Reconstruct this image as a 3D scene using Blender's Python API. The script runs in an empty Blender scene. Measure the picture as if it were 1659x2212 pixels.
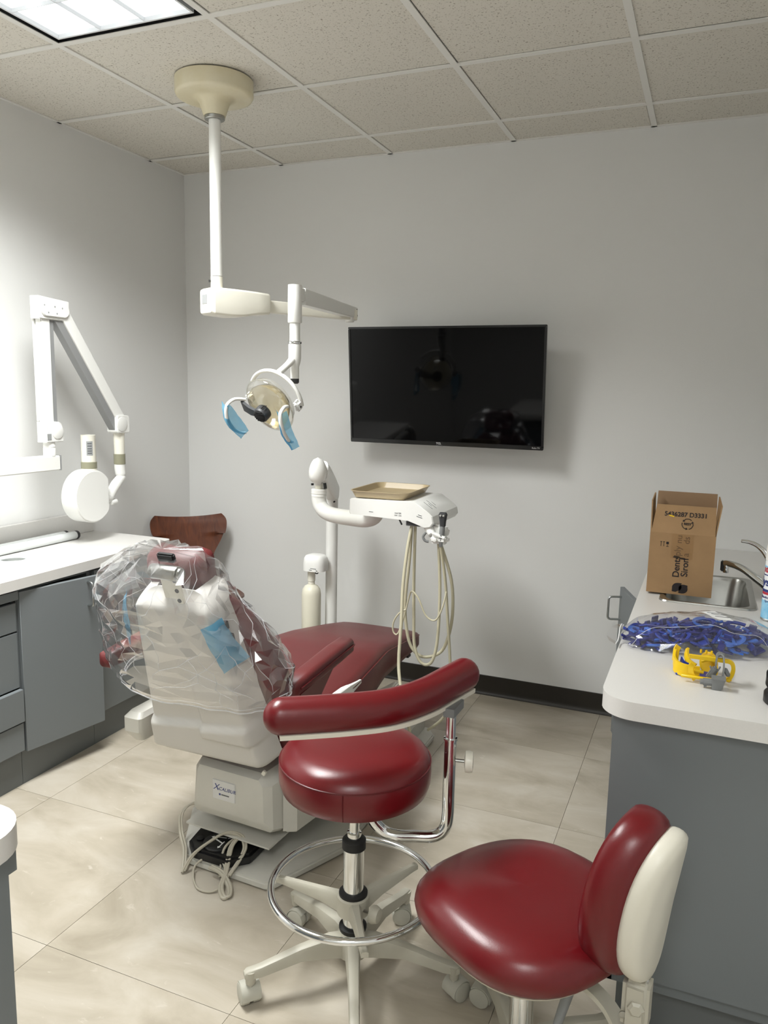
import bpy, bmesh, math, random
from mathutils import Vector, Matrix, noise
random.seed(7)
D = bpy.data
SC = bpy.context.scene
COL = SC.collection
PI = math.pi
RAD = math.radians

# ------------------------------------------------------------------ camera
CAM = Vector((2.7684, -3.7204, 1.5224))
yaw, pitch, roll = -0.39299, -0.15378, 0.020504
fw = Vector((math.sin(yaw) * math.cos(pitch), math.cos(yaw) * math.cos(pitch), math.sin(pitch)))
r0 = Vector((math.cos(yaw), -math.sin(yaw), 0))
u0 = r0.cross(fw)
cr = r0 * math.cos(roll) + u0 * math.sin(roll)
cu = -r0 * math.sin(roll) + u0 * math.cos(roll)
cam_d = D.cameras.new('camera')
cam_d.sensor_fit = 'AUTO'
cam_d.sensor_width = 36.0
cam_d.lens = 36.0 * 1685.0 / 2212.0
cam_d.clip_start = 0.02
cam_o = D.objects.new('camera', cam_d)
COL.objects.link(cam_o)
cam_o.matrix_world = Matrix(((cr.x, cu.x, -fw.x, CAM.x), (cr.y, cu.y, -fw.y, CAM.y), (cr.z, cu.z, -fw.z, CAM.z), (0, 0, 0, 1)))
SC.camera = cam_o

# ------------------------------------------------------------------ world, big lights, exposure
W = D.worlds.new('world'); SC.world = W; W.use_nodes = True
W.node_tree.nodes['Background'].inputs[0].default_value = (0.8, 0.86, 0.9, 1)
W.node_tree.nodes['Background'].inputs[1].default_value = 0.02
SC.view_settings.view_transform = 'Standard'
SC.view_settings.look = 'None'
SC.view_settings.gamma = 1.0
SC.view_settings.use_curve_mapping = False
SC.view_settings.exposure = -0.32
RH = 2.665                       # ceiling height
GX0, GT = 0.6144, 0.61           # ceiling grid
GY0 = -0.2869
LIGHT_W = 82.0
LIGHT_COL = (0.98, 0.995, 0.985)

def troffer_lamp(x, y, watts, spread=140):
    a = D.lights.new('troffer_lamp', 'AREA')
    a.shape = 'RECTANGLE'; a.size = 0.54; a.size_y = 1.14
    a.energy = watts; a.color = LIGHT_COL; a.spread = RAD(spread)
    o = D.objects.new('troffer_lamp', a); COL.objects.link(o)
    o.location = (x, y, RH - 0.006)
    return o
F1 = (GX0 + GT * 0.5, GY0 - GT * 3)            # the troffer in view (spans two tiles in y)
F2 = (GX0 + GT * 3.5, GY0 - GT * 7)            # an unseen second one, added behind the camera for fill
troffer_lamp(F1[0], F1[1], LIGHT_W)
troffer_lamp(F2[0], F2[1], LIGHT_W * 0.5)  # added fill lamp, out of view

# ------------------------------------------------------------------ materials
def lin(c):
    c = c / 255.0
    return c / 12.92 if c <= 0.04045 else ((c + 0.055) / 1.055) ** 2.4
def rgb(r, g, b): return (lin(r), lin(g), lin(b), 1)

def mat(name, col, rough=0.5, metal=0.0, spec=0.5, bump=0.0, bscale=60.0, coat=0.0, var=0.0, vscale=8.0, col2=None, emit=None, estr=0.0):
    m = D.materials.new(name); m.use_nodes = True
    nt = m.node_tree; b = nt.nodes['Principled BSDF']
    b.inputs['Base Color'].default_value = col
    b.inputs['Roughness'].default_value = rough
    b.inputs['Metallic'].default_value = metal
    b.inputs['Specular IOR Level'].default_value = spec
    b.inputs['Coat Weight'].default_value = coat
    if emit:
        b.inputs['Emission Color'].default_value = emit
        b.inputs['Emission Strength'].default_value = estr
    tc = nt.nodes.new('ShaderNodeTexCoord')
    if bump > 0:
        n = nt.nodes.new('ShaderNodeTexNoise'); n.inputs['Scale'].default_value = bscale; n.inputs['Detail'].default_value = 4
        bp = nt.nodes.new('ShaderNodeBump'); bp.inputs['Strength'].default_value = bump; bp.inputs['Distance'].default_value = 0.002
        nt.links.new(tc.outputs['Object'], n.inputs['Vector']); nt.links.new(n.outputs['Fac'], bp.inputs['Height']); nt.links.new(bp.outputs['Normal'], b.inputs['Normal'])
    if var > 0 or col2:
        n = nt.nodes.new('ShaderNodeTexNoise'); n.inputs['Scale'].default_value = vscale; n.inputs['Detail'].default_value = 6; n.inputs['Roughness'].default_value = 0.6
        mx = nt.nodes.new('ShaderNodeMix'); mx.data_type = 'RGBA'
        c2 = col2 if col2 else tuple(c * (1 - var) for c in col[:3]) + (1,)
        mx.inputs[6].default_value = col; mx.inputs[7].default_value = c2
        nt.links.new(tc.outputs['Object'], n.inputs['Vector'])
        rp = nt.nodes.new('ShaderNodeMapRange'); rp.inputs[1].default_value = 0.35; rp.inputs[2].default_value = 0.65
        nt.links.new(n.outputs['Fac'], rp.inputs[0]); nt.links.new(rp.outputs[0], mx.inputs[0]); nt.links.new(mx.outputs[2], b.inputs['Base Color'])
    return m

def film(name, tint, gloss_rough=0.06, haze=0.04, haze_col=(0.9, 0.92, 0.94, 1), refl=1.0):
    """a thin clear sheet: transparent, a little milky, glossy by Fresnel"""
    m = D.materials.new(name); m.use_nodes = True
    nt = m.node_tree; nt.nodes.clear()
    out = nt.nodes.new('ShaderNodeOutputMaterial')
    tr = nt.nodes.new('ShaderNodeBsdfTransparent'); tr.inputs[0].default_value = tint
    df = nt.nodes.new('ShaderNodeBsdfDiffuse'); df.inputs[0].default_value = haze_col
    gl = nt.nodes.new('ShaderNodeBsdfGlossy'); gl.inputs['Roughness'].default_value = gloss_rough
    m1 = nt.nodes.new('ShaderNodeMixShader'); m1.inputs[0].default_value = haze
    m2 = nt.nodes.new('ShaderNodeMixShader')
    fr = nt.nodes.new('ShaderNodeFresnel')
    gg = nt.nodes.new('ShaderNodeNewGeometry'); ir = nt.nodes.new('ShaderNodeMapRange')      # a thin sheet reflects alike from both sides
    ir.inputs[3].default_value = 1.5; ir.inputs[4].default_value = 1 / 1.5
    nt.links.new(gg.outputs['Backfacing'], ir.inputs[0]); nt.links.new(ir.outputs[0], fr.inputs[0])
    ml = nt.nodes.new('ShaderNodeMath'); ml.operation = 'MULTIPLY'; ml.inputs[1].default_value = refl; ml.use_clamp = True
    nt.links.new(tr.outputs[0], m1.inputs[1]); nt.links.new(df.outputs[0], m1.inputs[2])
    nt.links.new(fr.outputs[0], ml.inputs[0]); nt.links.new(ml.outputs[0], m2.inputs[0])
    nt.links.new(m1.outputs[0], m2.inputs[1]); nt.links.new(gl.outputs[0], m2.inputs[2])
    nt.links.new(m2.outputs[0], out.inputs[0])
    return m

M = {}
M['wall'] = mat('wall_paint', rgb(226, 226, 224), 0.55, spec=0.3, bump=0.12, bscale=220)
M['tbar'] = mat('ceiling_grid_paint', rgb(232, 231, 226), 0.5, spec=0.3)
M['plenum'] = mat('plenum_black', rgb(16, 16, 16), 0.9)
M['base'] = mat('baseboard_vinyl', rgb(34, 30, 24), 0.42)
M['grout'] = mat('floor_joint', rgb(120, 110, 96), 0.8)
M['laminate'] = mat('white_laminate', rgb(216, 214, 210), 0.32, spec=0.45, var=0.03, vscale=300)
M['cab'] = mat('grey_cabinet', rgb(113, 118, 120), 0.42, spec=0.4, bump=0.03, bscale=150)
M['cabin'] = mat('cabinet_inside', rgb(40, 42, 42), 0.7)
M['toe'] = mat('grey_plinth', rgb(100, 104, 104), 0.5)
M['black'] = mat('black_plastic', rgb(18, 18, 19), 0.4)
M['rubber'] = mat('black_rubber', rgb(14, 14, 15), 0.6)
M['screen'] = mat('tv_glass', rgb(2, 2, 3), 0.05, spec=0.16)
M['bezel'] = mat('tv_bezel', rgb(10, 10, 11), 0.25)
M['chrome'] = mat('chrome', rgb(225, 227, 228), 0.07, metal=1.0)
M['steel'] = mat('brushed_steel', rgb(170, 170, 166), 0.3, metal=1.0, bump=0.05, bscale=200)
M['satin'] = mat('satin_handle', rgb(185, 188, 188), 0.28, metal=1.0)
M['white'] = mat('white_enamel', rgb(236, 236, 232), 0.28, spec=0.5)
M['cream'] = mat('cream_enamel', rgb(232, 229, 216), 0.3, spec=0.5)
M['ivory'] = mat('yellowed_plastic', rgb(226, 219, 194), 0.5, col2=rgb(216, 206, 172), vscale=6)
M['greyarm'] = mat('grey_channel', rgb(140, 141, 141), 0.45)
M['olive'] = mat('olive_ring', rgb(140, 138, 116), 0.5)
M['shell'] = mat('chair_shell_plastic', rgb(206, 203, 197), 0.42, spec=0.45, bump=0.04, bscale=300)
M['chairwhite'] = mat('chair_base_plastic', rgb(205, 203, 194), 0.42, var=0.05, vscale=10)
M['maroon'] = mat('maroon_vinyl', rgb(96, 34, 35), 0.42, spec=0.5, bump=0.1, bscale=260, var=0.12, vscale=7)
M['red'] = mat('red_vinyl', rgb(98, 12, 19), 0.31, spec=0.5, bump=0.06, bscale=420)
M['redseam'] = mat('red_piping', rgb(84, 12, 18), 0.4)
M['caster'] = mat('grey_caster', rgb(182, 180, 168), 0.5)
M['stoolbase'] = mat('stool_base_paint', rgb(178, 174, 160), 0.45)
M['shellwhite'] = mat('stool_shell', rgb(214, 210, 196), 0.4)
M['hose'] = mat('beige_hose', rgb(196, 190, 164), 0.42)
M['cord'] = mat('grey_cord', rgb(176, 170, 154), 0.45)
M['tray'] = mat('tan_tray', rgb(186, 168, 134), 0.3, spec=0.5)
M['bottle'] = mat('milky_bottle', rgb(226, 222, 204), 0.4)
M['bluefilm'] = film('blue_barrier_film', (0.55, 0.80, 0.94, 1), 0.15, 0.40, rgb(130, 205, 238), 0.6)
M['bag'] = film('clear_bag_film', (0.985, 0.985, 0.99, 1), 0.13, 0.035, (0.92, 0.93, 0.95, 1), 3.2)
M['bagfold_glint'] = film('bag_fold_glint_film', (0.97, 0.97, 0.98, 1), 0.15, 0.42, (0.95, 0.96, 0.98, 1), 1.0)  # whitened film: light streaks painted on the folds, also used for the hem
M['zip'] = film('zip_bag_film', (0.985, 0.985, 0.99, 1), 0.08, 0.02, (0.9, 0.92, 0.95, 1), 1.6)
M['clear'] = film('clear_shield', (0.93, 0.92, 0.88, 1), 0.03, 0.05, (0.9, 0.9, 0.85, 1), 1.6)
M['tape'] = film('parcel_tape', (0.96, 0.93, 0.88, 1), 0.25, 0.06, rgb(170, 140, 100), 0.3)
M['gold'] = film('dichroic_reflector', (0.90, 0.84, 0.66, 1), 0.12, 0.16, rgb(222, 196, 120), 2.2)
M['charcoal'] = mat('charcoal_plastic', rgb(52, 53, 55), 0.5)
M['yellow'] = mat('yellow_plastic', rgb(236, 196, 20), 0.38)
M['greyp'] = mat('grey_plastic', rgb(120, 122, 122), 0.45)
M['blue1'] = mat('royal_blue_plastic', rgb(28, 54, 150), 0.35)
M['blue2'] = mat('dark_blue_plastic', rgb(30, 36, 112), 0.4)
M['blue3'] = mat('bright_blue_plastic', rgb(58, 106, 196), 0.35)
M['paper'] = mat('paper', rgb(236, 236, 234), 0.6)
M['card'] = mat('cardboard', rgb(160, 129, 94), 0.8, spec=0.2, var=0.10, vscale=14, bump=0.1, bscale=90)
M['cardin'] = mat('cardboard_inside', rgb(152, 125, 98), 0.85, spec=0.15)
M['ink'] = mat('black_ink', rgb(28, 20, 22), 0.7)
M['inkfade'] = mat('ink_under_tape', rgb(104, 80, 56), 0.7)
M['label'] = mat('silver_label', rgb(150, 152, 152), 0.4)
M['print'] = mat('grey_print', rgb(90, 92, 94), 0.6)
M['bluenavy'] = mat('navy_print', rgb(40, 54, 120), 0.5)
M['canwhite'] = mat('can_white', rgb(236, 238, 240), 0.3)
M['canblue'] = mat('can_blue', rgb(110, 186, 226), 0.3, col2=rgb(168, 214, 238), vscale=30)
M['canred'] = mat('can_red', rgb(186, 50, 66), 0.35)
M['badge'] = mat('badge_plate', rgb(214, 214, 212), 0.35)
M['tube'] = mat('fluorescent_glass', rgb(236, 240, 240), 0.2)
M['hole'] = mat('grommet_grey', rgb(150, 153, 150), 0.6)
M['tvlogo'] = mat('logo_silver', rgb(200, 200, 200), 0.4)
M['diff'] = mat('lamp_diffuser', rgb(240, 244, 246), 0.5, emit=(0.92, 0.97, 1, 1), estr=1.25)
M['louvre'] = mat('louvre_white', rgb(226, 228, 230), 0.35)

def stone_floor():
    m = D.materials.new('vinyl_stone'); m.use_nodes = True; nt = m.node_tree; b = nt.nodes['Principled BSDF']
    b.inputs['Roughness'].default_value = 0.36; b.inputs['Specular IOR Level'].default_value = 0.45
    g = nt.nodes.new('ShaderNodeNewGeometry'); oi = nt.nodes.new('ShaderNodeObjectInfo')
    sc = nt.nodes.new('ShaderNodeVectorMath'); sc.operation = 'MULTIPLY_ADD'; sc.inputs[1].default_value = (1, 1.0, 1)
    cm = nt.nodes.new('ShaderNodeCombineXYZ')
    ml = nt.nodes.new('ShaderNodeMath'); ml.operation = 'MULTIPLY'; ml.inputs[1].default_value = 37
    nt.links.new(oi.outputs['Random'], ml.inputs[0]); nt.links.new(ml.outputs[0], cm.inputs[0]); nt.links.new(ml.outputs[0], cm.inputs[1])
    nt.links.new(g.outputs['Position'], sc.inputs[0]); nt.links.new(cm.outputs[0], sc.inputs[2])
    mp = nt.nodes.new('ShaderNodeMapping'); mp.inputs['Rotation'].default_value = (0, 0, 0.6); mp.inputs['Scale'].default_value = (1.0, 2.2, 1)
    nt.links.new(sc.outputs[0], mp.inputs[0])
    n1 = nt.nodes.new('ShaderNodeTexNoise'); n1.inputs['Scale'].default_value = 2.4; n1.inputs['Detail'].default_value = 7; n1.inputs['Roughness'].default_value = 0.58; n1.inputs['Distortion'].default_value = 0.7
    n2 = nt.nodes.new('ShaderNodeTexNoise'); n2.inputs['Scale'].default_value = 14; n2.inputs['Detail'].default_value = 5; n2.inputs['Distortion'].default_value = 1.2
    nt.links.new(mp.outputs[0], n1.inputs['Vector']); nt.links.new(mp.outputs[0], n2.inputs['Vector'])
    cr_ = nt.nodes.new('ShaderNodeValToRGB'); e = cr_.color_ramp.elements
    e[0].position = 0.30; e[0].color = rgb(154, 145, 128); e[1].position = 0.72; e[1].color = rgb(191, 184, 171)
    k = cr_.color_ramp.elements.new(0.5); k.color = rgb(175, 166, 150)
    nt.links.new(n1.outputs['Fac'], cr_.inputs[0])
    c2 = nt.nodes.new('ShaderNodeValToRGB'); e = c2.color_ramp.elements
    e[0].position = 0.66; e[0].color = (0, 0, 0, 1); e[1].position = 0.76; e[1].color = (1, 1, 1, 1)
    nt.links.new(n2.outputs['Fac'], c2.inputs[0])
    mx = nt.nodes.new('ShaderNodeMix'); mx.data_type = 'RGBA'; mx.inputs[7].default_value = rgb(208, 202, 190)
    m5 = nt.nodes.new('ShaderNodeMath'); m5.operation = 'MULTIPLY'; m5.inputs[1].default_value = 0.45
    nt.links.new(c2.outputs[0], m5.inputs[0]); nt.links.new(m5.outputs[0], mx.inputs[0]); nt.links.new(cr_.outputs[0], mx.inputs[6])
    nt.links.new(mx.outputs[2], b.inputs['Base Color'])
    return m
M['floor'] = stone_floor()

def ceil_mat():
    m = D.materials.new('mineral_fibre'); m.use_nodes = True; nt = m.node_tree; b = nt.nodes['Principled BSDF']
    b.inputs['Roughness'].default_value = 0.95; b.inputs['Specular IOR Level'].default_value = 0.1
    g = nt.nodes.new('ShaderNodeNewGeometry')
    n = nt.nodes.new('ShaderNodeTexNoise'); n.inputs['Scale'].default_value = 150; n.inputs['Detail'].default_value = 3; n.inputs['Roughness'].default_value = 0.6
    nt.links.new(g.outputs['Position'], n.inputs['Vector'])
    cr_ = nt.nodes.new('ShaderNodeValToRGB'); e = cr_.color_ramp.elements
    e[0].position = 0.32; e[0].color = rgb(160, 153, 140); e[1].position = 0.42; e[1].color = rgb(222, 218, 208)
    nt.links.new(n.outputs['Fac'], cr_.inputs[0])
    nt.links.new(cr_.outputs[0], b.inputs['Base Color'])
    bp = nt.nodes.new('ShaderNodeBump'); bp.inputs['Strength'].default_value = 0.5; bp.inputs['Distance'].default_value = 0.002
    nt.links.new(n.outputs['Fac'], bp.inputs['Height']); nt.links.new(bp.outputs['Normal'], b.inputs['Normal'])
    return m
M['ctile'] = ceil_mat()

def wood_mat():
    m = D.materials.new('brown_plywood'); m.use_nodes = True; nt = m.node_tree; b = nt.nodes['Principled BSDF']
    b.inputs['Roughness'].default_value = 0.38
    tc = nt.nodes.new('ShaderNodeTexCoord'); mp = nt.nodes.new('ShaderNodeMapping'); mp.inputs['Scale'].default_value = (14, 14, 1.6)
    n = nt.nodes.new('ShaderNodeTexNoise'); n.inputs['Scale'].default_value = 2.2; n.inputs['Detail'].default_value = 5; n.inputs['Distortion'].default_value = 1.2
    nt.links.new(tc.outputs['Object'], mp.inputs[0]); nt.links.new(mp.outputs[0], n.inputs['Vector'])
    cr_ = nt.nodes.new('ShaderNodeValToRGB'); e = cr_.color_ramp.elements
    e[0].position = 0.3; e[0].color = rgb(72, 34, 16); e[1].position = 0.7; e[1].color = rgb(102, 52, 25)
    nt.links.new(n.outputs['Fac'], cr_.inputs[0]); nt.links.new(cr_.outputs[0], b.inputs['Base Color'])
    return m
M['wood'] = wood_mat()

# ------------------------------------------------------------------ geometry helpers
def V(*a): return Vector(a)

def box(c, s, bev=0.0, seg=2, rot=None):
    bm = bmesh.new(); bmesh.ops.create_cube(bm, size=1.0)
    bmesh.ops.scale(bm, vec=s, verts=bm.verts)
    if bev > 0:
        bmesh.ops.bevel(bm, geom=list(bm.edges), offset=bev, segments=seg, affect='EDGES', clamp_overlap=True)
    if rot is not None: bm.transform(rot.to_4x4() if isinstance(rot, Matrix) else rot)
    bmesh.ops.translate(bm, vec=c, verts=bm.verts)
    return bm

def bx(x0, x1, y0, y1, z0, z1, bev=0.0, seg=2):
    return box(((x0 + x1) / 2, (y0 + y1) / 2, (z0 + z1) / 2), (abs(x1 - x0), abs(y1 - y0), abs(z1 - z0)), bev, seg)

def join(*bms):
    out = bmesh.new()
    for b in bms:
        me = D.meshes.new('tmp'); b.to_mesh(me); b.free(); out.from_mesh(me); D.meshes.remove(me)
    return out

def poly_prism(loops, z0, z1, bev=0.0, seg=2):
    """outer loop (+ holes), in xy, extruded z0..z1"""
    bm = bmesh.new(); es = []
    for lp in loops:
        vs = [bm.verts.new((p[0], p[1], z0)) for p in lp]
        for i in range(len(vs)): es.append(bm.edges.new((vs[i], vs[(i + 1) % len(vs)])))
    if len(loops) == 1:
        bm.faces.new([v for v in bm.verts])
    else:
        bmesh.ops.triangle_fill(bm, edges=es, use_beauty=True)
    fs = list(bm.faces)
    r = bmesh.ops.extrude_face_region(bm, geom=fs)
    vs = [g for g in r['geom'] if isinstance(g, bmesh.types.BMVert)]
    bmesh.ops.translate(bm, vec=(0, 0, z1 - z0), verts=vs)
    bmesh.ops.recalc_face_normals(bm, faces=bm.faces)
    if bev > 0:
        ee = [e for e in bm.edges if len(e.link_faces) == 2 and e.calc_face_angle(0) > 0.9 and abs((e.verts[0].co - e.verts[1].co).normalized().z) < 0.5]
        bmesh.ops.bevel(bm, geom=ee, offset=bev, segments=seg, affect='EDGES', clamp_overlap=True)
    return bm

def rrect(w, h, r, n=5, cx=0, cy=0):
    pts = []
    for qx, qy, a0 in ((1, 1, 0), (-1, 1, 90), (-1, -1, 180), (1, -1, 270)):
        for i in range(n + 1):
            a = RAD(a0 + 90 * i / n)
            pts.append((cx + qx * (w / 2 - r) + r * math.cos(a), cy + qy * (h / 2 - r) + r * math.sin(a)))
    return pts

def frame_to(z, x=None):
    """rotation matrix whose local z is `z`"""
    z = Vector(z).normalized()
    if x is None:
        x = Vector((1, 0, 0)) if abs(z.x) < 0.9 else Vector((0, 1, 0))
    x = (Vector(x) - z * Vector(x).dot(z)).normalized(); y = z.cross(x)
    return Matrix(((x.x, y.x, z.x), (x.y, y.y, z.y), (x.z, y.z, z.z)))

def loft(rings, cap=True, closed=True):
    bm = bmesh.new(); R = [[bm.verts.new(p) for p in ring] for ring in rings]
    n = len(rings[0])
    for a, b in zip(R[:-1], R[1:]):
        for i in range(n if closed else n - 1):
            j = (i + 1) % n
            try: bm.faces.new((a[i], a[j], b[j], b[i]))
            except ValueError: pass
    if cap and closed:
        for ring in ((R[-1],) if cap == 'end' else (R[0], R[-1])):
            try: bm.faces.new(ring)
            except ValueError: pass
    bmesh.ops.recalc_face_normals(bm, faces=bm.faces)
    return bm

def lathe(prof, n=28, loc=(0, 0, 0), axis=(0, 0, 1), cap=True, xs=None):
    R = frame_to(axis, xs); loc = Vector(loc)
    return loft([[loc + R @ Vector((r * math.cos(2 * PI * i / n), r * math.sin(2 * PI * i / n), z)) for i in range(n)] for r, z in prof], cap)

def cyl(p0, p1, r0_, r1_=None, n=20, bev=0.0):
    p0, p1 = Vector(p0), Vector(p1); L = (p1 - p0).length
    r1_ = r0_ if r1_ is None else r1_
    if bev > 0: prof = [(r0_ - bev, 0), (r0_ - bev * 0.3, bev * 0.3), (r0_, bev), (r1_, L - bev), (r1_ - bev * 0.3, L - bev * 0.3), (r1_ - bev, L)]
    else: prof = [(r0_, 0), (r1_, L)]
    return lathe(prof, n, p0, p1 - p0)

def smooth_path(pts, sub=6, closed=False):
    P = [Vector(p) for p in pts]; n = len(P); out = []
    rng = range(n) if closed else range(n - 1)
    for i in rng:
        if closed: a, b, c, d = P[i - 1], P[i], P[(i + 1) % n], P[(i + 2) % n]
        else: a, b, c, d = P[max(i - 1, 0)], P[i], P[i + 1], P[min(i + 2, n - 1)]
        for k in range(sub):
            t = k / sub
            out.append(0.5 * ((2 * b) + (c - a) * t + (2 * a - 5 * b + 4 * c - d) * t * t + (3 * b - a - 3 * c + d) * t ** 3))
    if not closed: out.append(P[-1].copy())
    return out

def tube(pts, r, n=10, sub=6, closed=False, smooth=True, prof=None, up=None, caps=True):
    """swept profile; r may be a list per control point"""
    P = smooth_path(pts, sub, closed) if smooth else [Vector(p) for p in pts]
    m = len(P)
    if isinstance(r, (list, tuple)):
        k = len(r); rr = []
        for i in range(m):
            t = i / (m - 1) * (k - 1); a = min(int(t), k - 2); rr.append(r[a] + (r[a + 1] - r[a]) * (t - a))
    else: rr = [r] * m
    rings = []; nx = None
    for i in range(m):
        if closed: t = P[(i + 1) % m] - P[i - 1]
        else: t = P[min(i + 1, m - 1)] - P[max(i - 1, 0)]
        t = t.normalized() if t.length > 1e-9 else Vector((0, 0, 1))
        if up is not None:
            s = t.cross(Vector(up)).normalized(); q = s.cross(t)
        else:
            if nx is None:
                nx = Vector((0, 0, 1)) if abs(t.z) < 0.9 else Vector((1, 0, 0))
            nx = (nx - t * nx.dot(t)).normalized(); s = nx; q = t.cross(s)
        if prof: rings.append([P[i] + s * (a * rr[i]) + q * (b * rr[i]) for a, b in prof])
        else: rings.append([P[i] + s * (math.cos(2 * PI * k / n) * rr[i]) + q * (math.sin(2 * PI * k / n) * rr[i]) for k in range(n)])
    if closed: rings.append(rings[0]); bm = loft(rings, False); bmesh.ops.remove_doubles(bm, verts=bm.verts, dist=1e-6); return bm
    return loft(rings, caps)

def superring(c, ax, ay, a, b, e=2.6, n=40):
    out = []
    for i in range(n):
        t = 2 * PI * i / n; ct, st = math.cos(t), math.sin(t)
        out.append(c + ax * (a * math.copysign(abs(ct) ** (2 / e), ct)) + ay * (b * math.copysign(abs(st) ** (2 / e), st)))
    return out

def cushion(c, ax, ay, az, a, b, h, e=2.6, n=44, crown=0.012, edge=0.5, m=8):
    """pillow: super-ellipse plan, rounded rim; c = centre of the underside"""
    c = Vector(c); rings = []
    for i in range(m + 1):
        t = i / m * PI; s = (1 - math.cos(t)) / 2
        k = math.sin(t) ** 0.5 if 0 < i < m else 0.0
        inset = edge * h * (1 - k)
        rings.append(superring(c + az * (h * s), ax, ay, a - inset, b - inset, e, n))
    for f in (0.8, 0.55, 0.28):
        rings.append(superring(c + az * (h + crown * (1 - f * f)), ax, ay, (a - edge * h) * f, (b - edge * h) * f, e, n))
    return loft(rings)

WM = {}
def link(o, parent=None, wm=None):
    COL.objects.link(o)
    if parent is not None: o.parent = parent
    WM[o] = wm if wm is not None else (WM[parent].copy() if parent is not None else Matrix.Identity(4))
    return o

def obj(name, bm, material, parent=None, world=True, smooth=True, angle=38):
    if parent is not None and world: bm.transform(WM[parent].inverted())
    me = D.meshes.new(name); bm.to_mesh(me); bm.free()
    if smooth and len(me.polygons):
        me.polygons.foreach_set('use_smooth', [True] * len(me.polygons))
        me.set_sharp_from_angle(angle=RAD(angle))
    if material is not None: me.materials.append(M[material] if isinstance(material, str) else material)
    return link(D.objects.new(name, me), parent)

def tag(o, label, cat, group=None, kind=None):
    if label: o['label'] = label
    if cat: o['category'] = cat
    if group: o['group'] = group
    if kind: o['kind'] = kind
    return o

def thing(name, label, cat, loc=(0, 0, 0), rotz=0.0, group=None, kind=None):
    o = D.objects.new(name, None); o.empty_display_size = 0.05
    o.location = loc; o.rotation_euler = (0, 0, rotz)
    link(o, None, Matrix.Translation(loc) @ Matrix.Rotation(rotz, 4, 'Z'))
    return tag(o, label, cat, group, kind)

def one(name, bm, material, label, cat, group=None, kind=None, loc=None, **kw):
    """a thing that is one mesh, origin moved to its base"""
    if loc is None:
        xs = [v.co for v in bm.verts]
        loc = Vector(((min(v.x for v in xs) + max(v.x for v in xs)) / 2, (min(v.y for v in xs) + max(v.y for v in xs)) / 2, min(v.z for v in xs)))
    loc = Vector(loc)
    bmesh.ops.translate(bm, vec=-loc, verts=bm.verts)
    o = obj(name, bm, material, None, **kw); o.location = loc; WM[o] = Matrix.Translation(loc)
    return tag(o, label, cat, group, kind)

def text(name, s, size, material, parent, origin, xdir, ydir, extrude=0.0003, align='CENTER', shear=0.0, spacing=1.0, bend=None, scale_x=1.0, bold=0.0):
    c = D.curves.new('tmp_text', 'FONT'); c.body = s; c.size = size; c.extrude = extrude; c.align_x = align; c.align_y = 'CENTER'
    c.shear = shear; c.space_character = spacing; c.offset = bold
    t = D.objects.new('tmp_text', c); COL.objects.link(t)
    bpy.context.view_layer.update()
    me = D.meshes.new_from_object(t)
    D.objects.remove(t); D.curves.remove(c)
    bm = bmesh.new(); bm.from_mesh(me); D.meshes.remove(me)
    if scale_x != 1.0: bmesh.ops.scale(bm, vec=(scale_x, 1, 1), verts=bm.verts)
    if bend:
        cx, cy, rad, a0 = bend
        for v in bm.verts:
            a = a0 + v.co.x / rad
            rr = rad + v.co.z + 0.0003
            v.co = Vector((cx + rr * math.cos(a), cy + rr * math.sin(a), Vector(origin).z + v.co.y))
    else:
        x = Vector(xdir).normalized(); y = Vector(ydir); y = (y - x * y.dot(x)).normalized(); z = x.cross(y); o = Vector(origin)
        bm.transform(Matrix(((x.x, y.x, z.x, o.x), (x.y, y.y, z.y, o.y), (x.z, y.z, z.z, o.z), (0, 0, 0, 1))))
    return obj(name, bm, material, parent, smooth=False)

def copy_tree(o, parent=None):
    c = o.copy(); COL.objects.link(c); c.parent = parent
    for ch in o.children: copy_tree(ch, c)
    return c

# ================================================================== THE ROOM
RX, RY = 3.2, -5.2
def struct(name, bm, m, parent=None, **kw):
    o = obj(name, bm, m, parent, **kw)
    if parent is None: o['kind'] = 'structure'
    return o
struct('wall_back', bx(-0.1, RX + 0.1, 0.0, 0.1, -0.05, RH + 0.1), 'wall')
struct('wall_left', bx(-0.1, 0.0, RY, 0.0, -0.05, RH + 0.1), 'wall')
struct('wall_right', bx(RX, RX + 0.1, RY, 0.0, -0.05, RH + 0.1), 'wall')
struct('wall_front', bx(-0.1, RX + 0.1, RY - 0.1, RY, -0.05, RH + 0.1), 'wall')

floor = struct('floor', bx(-0.1, RX + 0.1, RY - 0.1, 0.1, -0.06, -0.003), 'grout')
FT = 0.592
gap = 0.0007
FX = [0.0] + [0.604 + FT * i for i in range(5)] + [RX]
FY = [0.0] + [-0.505 - FT * i for i in range(8)] + [RY]
shared = {}
for i in range(len(FX) - 1):
    for j in range(len(FY) - 1):
        w = round(FX[i + 1] - FX[i], 4); h = round(FY[j] - FY[j + 1], 4)
        if w < 0.02 or h < 0.02: continue
        if (w, h) not in shared:
            b = box((0, 0, -0.0015), (w - 2 * gap, h - 2 * gap, 0.003))
            me = D.meshes.new('floor_tile'); b.to_mesh(me); b.free(); me.materials.append(M['floor']); shared[(w, h)] = me
        o = D.objects.new('floor_tile', shared[(w, h)]); link(o, floor); o.location = ((FX[i] + FX[i + 1]) / 2, (FY[j] + FY[j + 1]) / 2, 0)

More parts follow.
